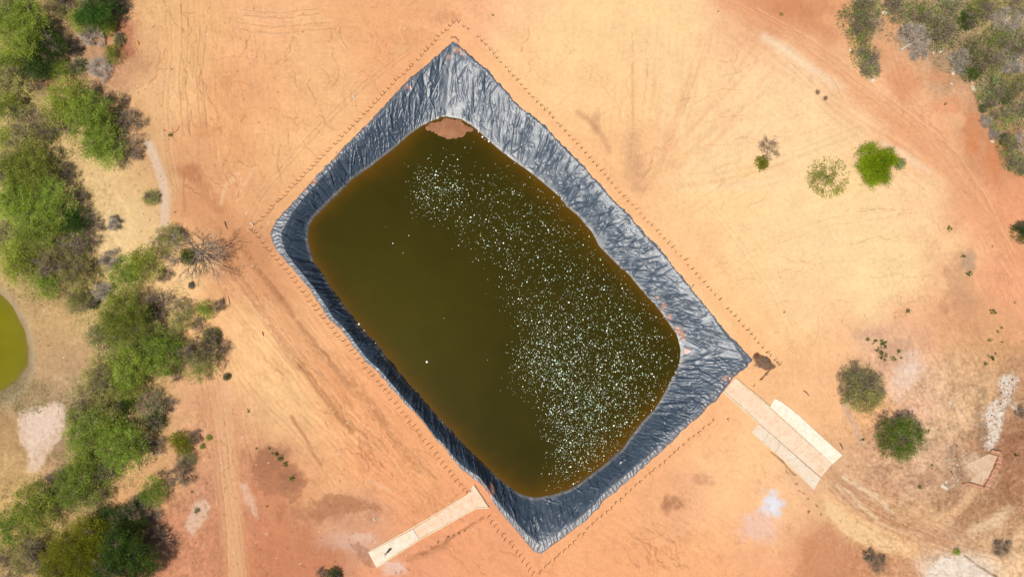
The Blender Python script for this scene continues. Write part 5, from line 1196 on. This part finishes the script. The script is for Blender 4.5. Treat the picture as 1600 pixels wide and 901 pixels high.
# ------------------------------------------------------------------ motorcycle
def motorcycle(loc, rz):
    blk = mat_simple('black rubber', (0.015, 0.015, 0.016), 0.8, 8, 0.2); dk = mat_simple('black paint', (0.02, 0.02, 0.022), 0.35, 4, 0.1, 0, 0.5)
    gr = mat_simple('grey paint', (0.28, 0.29, 0.31), 0.35, 4, 0.1, 0, 0.5); br = mat_simple('brown seat', (0.06, 0.035, 0.022), 0.7, 6, 0.2); ch = mat_simple('steel', (0.45, 0.45, 0.45), 0.3, 6, 0.1, 0, 0.5, 0.9)
    o = empty('motorcycle', loc, rz); tag(o, 'small dark motorcycle with grey tank parked on the concrete ramp', 'motorcycle'); o.scale = (1.0, 1.25, 1.1)
    for x in (-0.66, 0.66):
        t = MB(); ring = [(x + 0.29 * math.cos(a), 0, 0.31 + 0.29 * math.sin(a)) for a in np.linspace(0, 6.2832, 25)[:-1]]
        V = []; F = []; n = 8
        for i in range(24):
            a = 6.2832 * i / 24
            for k in range(n):
                b2 = 6.2832 * k / n; rr2 = 0.265 + 0.05 * math.cos(b2)
                V.append((x + rr2 * math.cos(a), 0.055 * math.sin(b2), 0.315 + rr2 * math.sin(a)))
        for i in range(24):
            for k in range(n): F.append((i * n + k, ((i + 1) % 24) * n + k, ((i + 1) % 24) * n + (k + 1) % n, i * n + (k + 1) % n))
        t.add(V, F); wobj = t.build('wheel', blk, o, True)
        h = MB(); h.tube([(x, -0.06, 0.315), (x, 0.06, 0.315)], 0.05, 10)
        for i in range(8):
            a = 6.2832 * i / 8; h.tube([(x, 0, 0.315), (x + 0.23 * math.cos(a), 0, 0.315 + 0.23 * math.sin(a))], 0.008, 3)
        h.build('rim', ch, wobj)
    f = MB(); f.box((0.0, 0, 0.42), (0.42, 0.26, 0.34)); f.tube([(-0.66, 0.1, 0.32), (-0.1, 0.1, 0.42)], 0.03); f.tube([(-0.66, -0.1, 0.32), (-0.1, -0.1, 0.42)], 0.03); f.tube([(0.42, 0, 0.85), (0.0, 0, 0.7), (-0.6, 0, 0.72)], 0.035)
    f.build('frame', dk, o)
    f = MB(); f.tube([(0.66, 0.09, 0.32), (0.45, 0.09, 0.95)], 0.028); f.tube([(0.66, -0.09, 0.32), (0.45, -0.09, 0.95)], 0.028); f.build('fork', ch, o)
    f = MB(); f.tube([(0.05, 0, 0.80), (0.12, 0, 0.82), (0.25, 0, 0.85), (0.37, 0, 0.84), (0.42, 0, 0.83)], [0.07, 0.17, 0.20, 0.16, 0.07], 10); f.build('tank', gr, o, True)
    f = MB(); f.tube([(0.06, 0, 0.80), (-0.1, 0, 0.79), (-0.4, 0, 0.82), (-0.7, 0, 0.86), (-0.78, 0, 0.86)], [0.09, 0.17, 0.19, 0.17, 0.08], 10); f.build('seat', br, o, True)
    f = MB(); f.tube([(-0.5, 0, 0.66), (-0.75, 0, 0.68), (-0.98, 0, 0.55)], [0.13, 0.15, 0.09], 8); f.build('fender', dk, o, True)
    f = MB(); f.tube([(0.42, 0, 0.66), (0.66, 0, 0.68), (0.92, 0, 0.55)], [0.10, 0.14, 0.09], 8); f.build('fender', dk, o, True)
    f = MB(); f.tube([(0.34, 0.38, 1.02), (0.44, 0.2, 1.05), (0.47, 0, 1.0), (0.44, -0.2, 1.05), (0.34, -0.38, 1.02)], 0.022, 6); hb = f.build('handlebar', dk, o)
    for s_ in (-1, 1):
        f = MB(); f.tube([(0.42, 0.24 * s_, 1.05), (0.44, 0.3 * s_, 1.2)], 0.008, 4); f.box((0.44, 0.32 * s_, 1.22), (0.03, 0.13, 0.08)); f.build('mirror', dk, hb)
    f = MB(); f.tube([(0.48, 0, 0.92), (0.60, 0, 0.90), (0.66, 0, 0.89)], [0.07, 0.11, 0.09], 10); f.build('headlight', dk, o, True)
    f = MB(); f.tube([(0.1, -0.16, 0.3), (-0.3, -0.2, 0.3), (-0.8, -0.2, 0.42)], [0.03, 0.045, 0.055], 8); f.build('exhaust', ch, o, True)
mp_ = P(606.2, 860.6); motorcycle((mp_.x, mp_.y, 0.105), math.atan2(8.6, 8.0) + math.pi)

# ------------------------------------------------------------------ fence posts round the pond
def post_mesh(seed):
    rs = np.random.RandomState(seed); mb = MB(); h = rs.uniform(1.95, 2.3); r = rs.uniform(0.075, 0.10)
    b_ = rs.normal(0, 0.05, 4)
    mb.tube([(0, 0, -0.4), (0, 0, 0.3), (b_[0], b_[1], h * 0.5), (b_[2], b_[3], h), ], [r * 1.1, r, r * 0.92, r * 0.8], 7)
    return mb.mesh('fence_post', M_POST, True)
POSTS = [post_mesh(800 + i) for i in range(8)]
rp_ = random.Random(3)
ordn = lambda n: str(n) + ('th' if 10 <= n % 100 <= 20 else {1: 'st', 2: 'nd', 3: 'rd'}.get(n % 10, 'th'))
def post(px, py, label, group, tilt=5.0, s=1.0):
    o = link('fence_post', POSTS[rp_.randrange(8)])
    o.location = on(px, py); o.rotation_euler = (R(rp_.gauss(0, tilt)), R(rp_.gauss(0, tilt)), rp_.uniform(0, 6.28)); o.scale = (0.85, 0.85, s * rp_.uniform(0.75, 1.0))
    tag(o, label, 'fence post', group)
def post_row(pts, n, words, frm, side, skip=()):
    P_, _ = resample(pts + [pts[-1]], 2); p = np.array(pts, float)
    L = np.r_[0, np.cumsum(np.hypot(*np.diff(p, axis=0).T))]; t = np.linspace(0, L[-1], n)
    k = 0
    for i, tt in enumerate(t):
        if i in skip: continue
        k += 1
        x = np.interp(tt, L, p[:, 0]) + rp_.gauss(0, 0.5); y = np.interp(tt, L, p[:, 1]) + rp_.gauss(0, 0.5)
        post(x, y, f'{words}, {ordn(k)} from the {frm}', f'fence posts along the {side} of the pond')
post_row([(708,36.5),(686,58),(656,91),(613,133),(545,204),(494,256),(447,303),(423,327),(399,351)], 56, 'thin dark wooden post beside the upper left bank', 'top corner', 'upper left side')
post_row([(716.5,37.5),(740,53),(752,65),(779,94),(803,122),(837,159),(905,230),(972,306),(1017,353),(1080,421),(1134,481),(1215,569)], 81, 'thin dark wooden post beside the upper right bank', 'top corner', 'upper right side', (3, 66))
post_row([(400,365),(416.5,386),(442,416),(502,492),(560,560),(597,603),(660,683),(724,764)], 58, 'thin dark wooden post beside the lower left bank', 'left corner', 'lower left side')
post_row([(763,806),(779,828),(795,846),(812,867),(824,883),(833,895)], 14, 'thin dark wooden post below the concrete ramp by the bank', 'ramp end', 'lower left side')
post_row([(844,891),(876,863),(940,804),(1010,742),(1060,700),(1113,655.5)], 37, 'thin dark wooden post beside the lower right bank', 'bottom corner', 'lower right side')
for x, y, l, s_ in [(1136,654,'lone dark post between the lower right row and the causeway', 1.2), (1195,584,'dark post on the left of the brown soil heap by the causeway', 0.9), (1189,592,'dark post between the brown soil heap and the causeway top', 0.9), (1177,603,'lone dark post close to the top of the causeway', 0.8), (1213,566,'dark post at the right end of the brown soil heap', 0.8),
                 (408,355,'short stub post just inside the left corner of the fence', 0.5), (394,359,'outermost dark post at the left corner of the fence', 1.0), (397,362,'second outermost dark post at the left corner of the fence', 1.0), (735,765,'last dark post against the upper kerb of the concrete ramp', 0.8), (729,768,'dark post left of the last one against the upper ramp kerb', 0.6), (1081,448,'doubled dark post halfway down the upper right row', 0.8)]:
    post(x, y, l, 'odd posts of the pond fence', 9, s_)

# ------------------------------------------------------------------ soil heap, brick ruin, stones, logs
def lump(name, r, h, seed, mat, el=1.0, flat=True, n=14):
    rs = np.random.RandomState(seed); V = []; F = []; m = 6
    V.append((0, 0, h))
    for j in range(1, m + 1):
        for i in range(n):
            a = 6.2832 * i / n; q = r * (j / m) * (1 + 0.18 * math.sin(a * 2 + seed) + rs.uniform(-.09, .09)); z = h * (1 - (j / m) ** 1.7) * (1 + rs.uniform(-.15, .15)) - (0.08 if j == m else 0)
            V.append((q * math.cos(a), q * math.sin(a) * el, z))
    for i in range(n): F.append((0, 1 + i, 1 + (i + 1) % n))
    for j in range(m - 1):
        for i in range(n): F.append((1 + j * n + i, 1 + (j + 1) * n + i, 1 + (j + 1) * n + (i + 1) % n, 1 + j * n + (i + 1) % n))
    mb = MB(); mb.add(V, F); return mb.mesh(name, mat, not flat)
hp = lump('soil_heap', 2.3, 0.42, 5, mat_simple('dark brown soil', (0.13, 0.075, 0.045), 0.95, 2.2, 0.45, 0.1), 0.6, False, 28)
o = link('soil_heap', hp); o.location = on(1193, 565); o.rotation_euler = (0, 0, R(-28)); tag(o, 'low heap of dark brown soil at the right corner of the pond', 'heap')
o = link('soil_heap', lump('soil_heap', 1.1, 0.22, 9, hp.materials[0], 0.6, False, 20)); o.location = on(1205, 573); o.rotation_euler = (0, 0, R(20)); tag(o, 'small side heap of brown soil on the lower right of the larger one', 'heap')
m, nt, b = new_mat('brick rubble'); n1 = noise_node(nt, 1.6, 5, 0.7)
nt.links.new(ramp(nt, n1.outputs[0], [(0.3, (0.30, 0.13, 0.07)), (0.55, (0.42, 0.21, 0.12)), (0.8, (0.50, 0.34, 0.22))]), b.inputs['Base Color']); b.inputs['Roughness'].default_value = 0.95
nt.links.new(bump(nt, n1.outputs[0], 0.8, 0.12), b.inputs['Normal']); M_BRICK = m
M_FLOOR = mat_concrete('worn mortar floor', (0.50, 0.36, 0.25), (0.42, 0.27, 0.17))
ru = empty('brick_ruin', (P(1535, 735).x, P(1535, 735).y, gz(P(1535, 735).x, P(1535, 735).y))); tag(ru, 'low broken brick walls around a pale floor near the right edge', 'ruin')
def ragged_wall(name, pts, wd, h, parent, seed):
    rs = np.random.RandomState(seed); w_ = []
    for i in range(len(pts) - 1):
        for t in np.linspace(0, 1, 12, endpoint=False): w_.append((pts[i][0] * (1 - t) + pts[i + 1][0] * t, pts[i][1] * (1 - t) + pts[i + 1][1] * t))
    w_.append(pts[-1]); W3 = [P(x, y) for x, y in w_]; o0 = parent.location; V = []; F = []
    for i, p in enumerate(W3):
        d = (W3[min(i + 1, len(W3) - 1)] - W3[max(i - 1, 0)]).normalized(); s_ = Vector((-d.y, d.x, 0)); a = wd / 2 * rs.uniform(.75, 1.2); b2 = wd / 2 * rs.uniform(.75, 1.2); hh = h * rs.uniform(.55, 1.1)
        for q, z in ((p - s_ * a, -0.4), (p + s_ * b2, -0.4), (p + s_ * b2 * .9, hh), (p - s_ * a * .9, hh)): V.append((q.x - o0.x, q.y - o0.y, z))
    n = len(W3)
    for i in range(n - 1):
        for k in range(4): F.append((i * 4 + k, (i + 1) * 4 + k, (i + 1) * 4 + (k + 1) % 4, i * 4 + (k + 1) % 4))
    F += [(0, 1, 2, 3), ((n - 1) * 4 + 3, (n - 1) * 4 + 2, (n - 1) * 4 + 1, (n - 1) * 4)]
    mb = MB(); mb.add(V, F); return mb.build(name, M_BRICK, parent)
ragged_wall('wall', [(1563,708),(1556,730),(1546,748),(1539,763)], 1.1, 0.55, ru, 1)
ragged_wall('wall', [(1547,704),(1556,706),(1563,708)], 0.9, 0.5, ru, 2)
ragged_wall('wall', [(1538,762),(1526,758),(1512,754),(1502,756)], 0.5, 0.4, ru, 3)
fl = slab('floor', [(1544,708),(1558,712),(1541,750),(1534,757),(1514,751),(1508,740),(1512,722),(1528,716)], -0.3, 0.06, M_FLOOR, ru); fl.location.z = 0.0
rs = np.random.RandomState(21)
def stone(px, py, r, label, mat=None, h=0.6, group='pale stones lying on the soil'):
    me = lump('stone', r, r * h, int(px) % 89, mat or M_STONE, rs.uniform(.6, .95), True, 9); o = link('stone', me); o.location = on(px, py, -0.02); o.rotation_euler = (0, 0, rs.uniform(0, 6)); tag(o, label, 'stone', group)
for t in [(216,68,0.8,'ochre stone at the edge of the rust soil patch',M_ORANGE_STONE),(214,82,0.4,'small ochre stone below the larger ochre one',M_ORANGE_STONE),(1383,20,0.8,'pale stone between bushes at the top of the reddish gap'),(1366,124,0.9,'pale stone below the lowest grey-green bush by the red road'),(1330,78,0.5,'pale stone on the sandy bank left of the bushes'),
          (1459,82,0.5,'pale stone just right of the bleached log'),(1471,80,0.6,'ochre pale stone right of the bleached log'),(1489,115,0.55,'white stone below the dead branches, upper one'),(1492,112,0.35,'small white stone next to the upper white stone'),(1487,131,0.4,'small white stone lowest below the dead branches'),(1519,129,0.4,'small white stone above the big white stone on the red bank'),(1521,139,0.85,'big white stone at the edge of the red bank'),
          (1550,221,0.5,'yellowish stone on the red bank among dry brush'),(1485,629,0.55,'lone white stone left of the white rubble'),(1478,752,0.5,'white stone left end of the ruin'),(1476,760,0.9,'pale broken block below left of the ruin'),(1472,757,0.5,'reddish pale block beside the broken block'),(1594,366,0.3,'tiny pale stone by the bush at the right edge'),
          (585,811,0.45,'white stone on the soil above the concrete ramp'),(552,420,0.01,'') ,(545,153,0.0,''),(553,151,0.5,'sandy lump on the orange soil left of the top corner'),(537,118,0.35,'small sandy lump above the larger one left of the top corner'),(633,45,0.35,'pale stone on the soil left of the fence top'),(560,153,0.0,'')]:
    if t[2] > 0.05: stone(*t)
# rubble in the white ground
mb = MB(); n_r = 0
RP = [[(1560,588),(1590,578),(1594,596),(1570,645),(1556,650)], [(1532,628),(1566,622),(1568,660),(1556,704),(1530,702)], [(1478,690),(1512,700),(1512,760),(1476,765)]]
V = []; F = []
for pp_ in RP:
    q = rs.uniform((min(p[0] for p in pp_), min(p[1] for p in pp_)), (max(p[0] for p in pp_), max(p[1] for p in pp_)), (230, 2)); q = q[sd_poly(q[:, 0], q[:, 1], pp_) < 0]
    for x, y in q:
        p = on(x, y); s_ = float(np.clip(rs.lognormal(-2.3, .45), .05, .26)); k = len(V)
        for dx, dy, dz in ((-1,-1,-.2),(1,-1,-.2),(1,1,-.2),(-1,1,-.2),(-.6,-.7,.8),(.7,-.5,.7),(.5,.7,.9),(-.6,.5,.6)):
            V.append((p.x + dx * s_ * rs.uniform(.7, 1.2), p.y + dy * s_ * rs.uniform(.7, 1.2), p.z + dz * s_))
        F += [(k+4,k+5,k+6,k+7),(k,k+1,k+5,k+4),(k+1,k+2,k+6,k+5),(k+2,k+3,k+7,k+6),(k+3,k,k+4,k+7)]
rc = np.repeat(np.array([(0.50,0.44,0.36),(0.30,0.22,0.16),(0.42,0.30,0.2),(0.14,0.10,0.075)])[rs.choice(4, len(V) // 8, p=[.3,.3,.2,.2])], 8, 0)
tag(link('rubble', mesh_np('rubble', V, np.array(F), mat_tinted('rubble', 0.95), False, rc)), 'small stones and rubble around the white ground and the brick ruin', 'rubble', kind='stuff')
def log(px, pts, rad, label, mat, name='fallen_branch', z=0.25):
    mb = MB(); c = on(*px); mb.tube([(P(x, y).x - c.x, P(x, y).y - c.y, zz) for x, y, zz in pts], rad, 7)
    o = mb.build(name, mat, None, True); o.location = c; tag(o, label, 'branch', 'fallen branches')
log((1425,72), [(1407,79,.2),(1414,74,.4),(1422,70,.6),(1432,68,.8),(1444,66,.7)], [.28,.27,.24,.2,.12], 'curved bleached log at the edge of the scrub', M_DEADWOOD)
log((1500,108), [(1478,90,.5),(1492,100,.6),(1502,112,.5),(1512,126,.2)], [.1,.16,.14,.06], 'pale dead branch hanging left of the green bush', M_DEADWOOD)
log((1505,92), [(1480,84,.9),(1494,90,1.0),(1504,94,.8)], [.06,.1,.08], 'thin dead branch above the hanging dead branch', M_DEADWOOD)
log((160,55), [(153,42,.4),(160,48,.7),(165,60,.6),(165,74,.2)], [.24,.2,.15,.08], 'greyish fallen trunk arching around the silvery dead bush', M_DEADWOOD)
log((126,82), [(118,90,.3),(124,82,.4),(132,76,.3)], [.16,.14,.08], 'dark fallen trunk left of the dead brush pile', M_BARK)
log((172,345), [(166,360,.2),(172,352,.3),(178,345,.3),(172,338,.2)], [.09,.09,.07,.04], 'thin fallen branch lying on the sandy slope', M_BARK)
log((354,352), [(351,346,.1),(353,352,.2),(356,358,.1)], [.09,.1,.07], 'short dark stick on the soil above the leafless tree', M_BARK)
log((358,467), [(357,462,.1),(358,468,.1),(359,476,.1)], [.05,.06,.04], 'thin stick on the sand right of the small sapling', M_BARK)
log((411,522), [(410,518,.1),(412,524,.15)], [.12,.1], 'short dark stick on the sand below the lower left bank', M_BARK)
log((272,206), [(267,210,.1),(277,204,.1),(282,195,.1)], [.04,.05,.03], 'thin dry stalk beside the small weed', M_BARK)
log((1314,695), [(1312,692,.1),(1315,697,.15),(1317,702,.1)], [.14,.16,.1], 'dark twisted stick right of the white concrete strip', M_BARK)
log((1258,612), [(1255,610,.1),(1260,613,.15),(1264,618,.1)], [.1,.12,.07], 'dark stick on the soil above the white concrete strip', M_BARK)
log((712,47), [(704,57,.1),(711,59,.1),(717,63,.1),(717,67,.1)], [.05,.06,.06,.05], 'thin rope end lying above the top corner of the liner', M_BARK)
# scrap of sheet near the left corner of the fence
mb = MB(); mb.tube([(-.5, .2, .05), (-.1, .3, .2), (.3, .0, .1), (.5, -.5, .15), (.2, -.7, .05)], [.1, .16, .12, .14, .06], 5)
o = mb.build('plastic_scrap', mat_simple('white scrap', (.6, .55, .5), .6)); o.location = on(393, 350); tag(o, 'crumpled whitish scrap outside the left corner of the fence', 'scrap')
# floats and scraps on the water
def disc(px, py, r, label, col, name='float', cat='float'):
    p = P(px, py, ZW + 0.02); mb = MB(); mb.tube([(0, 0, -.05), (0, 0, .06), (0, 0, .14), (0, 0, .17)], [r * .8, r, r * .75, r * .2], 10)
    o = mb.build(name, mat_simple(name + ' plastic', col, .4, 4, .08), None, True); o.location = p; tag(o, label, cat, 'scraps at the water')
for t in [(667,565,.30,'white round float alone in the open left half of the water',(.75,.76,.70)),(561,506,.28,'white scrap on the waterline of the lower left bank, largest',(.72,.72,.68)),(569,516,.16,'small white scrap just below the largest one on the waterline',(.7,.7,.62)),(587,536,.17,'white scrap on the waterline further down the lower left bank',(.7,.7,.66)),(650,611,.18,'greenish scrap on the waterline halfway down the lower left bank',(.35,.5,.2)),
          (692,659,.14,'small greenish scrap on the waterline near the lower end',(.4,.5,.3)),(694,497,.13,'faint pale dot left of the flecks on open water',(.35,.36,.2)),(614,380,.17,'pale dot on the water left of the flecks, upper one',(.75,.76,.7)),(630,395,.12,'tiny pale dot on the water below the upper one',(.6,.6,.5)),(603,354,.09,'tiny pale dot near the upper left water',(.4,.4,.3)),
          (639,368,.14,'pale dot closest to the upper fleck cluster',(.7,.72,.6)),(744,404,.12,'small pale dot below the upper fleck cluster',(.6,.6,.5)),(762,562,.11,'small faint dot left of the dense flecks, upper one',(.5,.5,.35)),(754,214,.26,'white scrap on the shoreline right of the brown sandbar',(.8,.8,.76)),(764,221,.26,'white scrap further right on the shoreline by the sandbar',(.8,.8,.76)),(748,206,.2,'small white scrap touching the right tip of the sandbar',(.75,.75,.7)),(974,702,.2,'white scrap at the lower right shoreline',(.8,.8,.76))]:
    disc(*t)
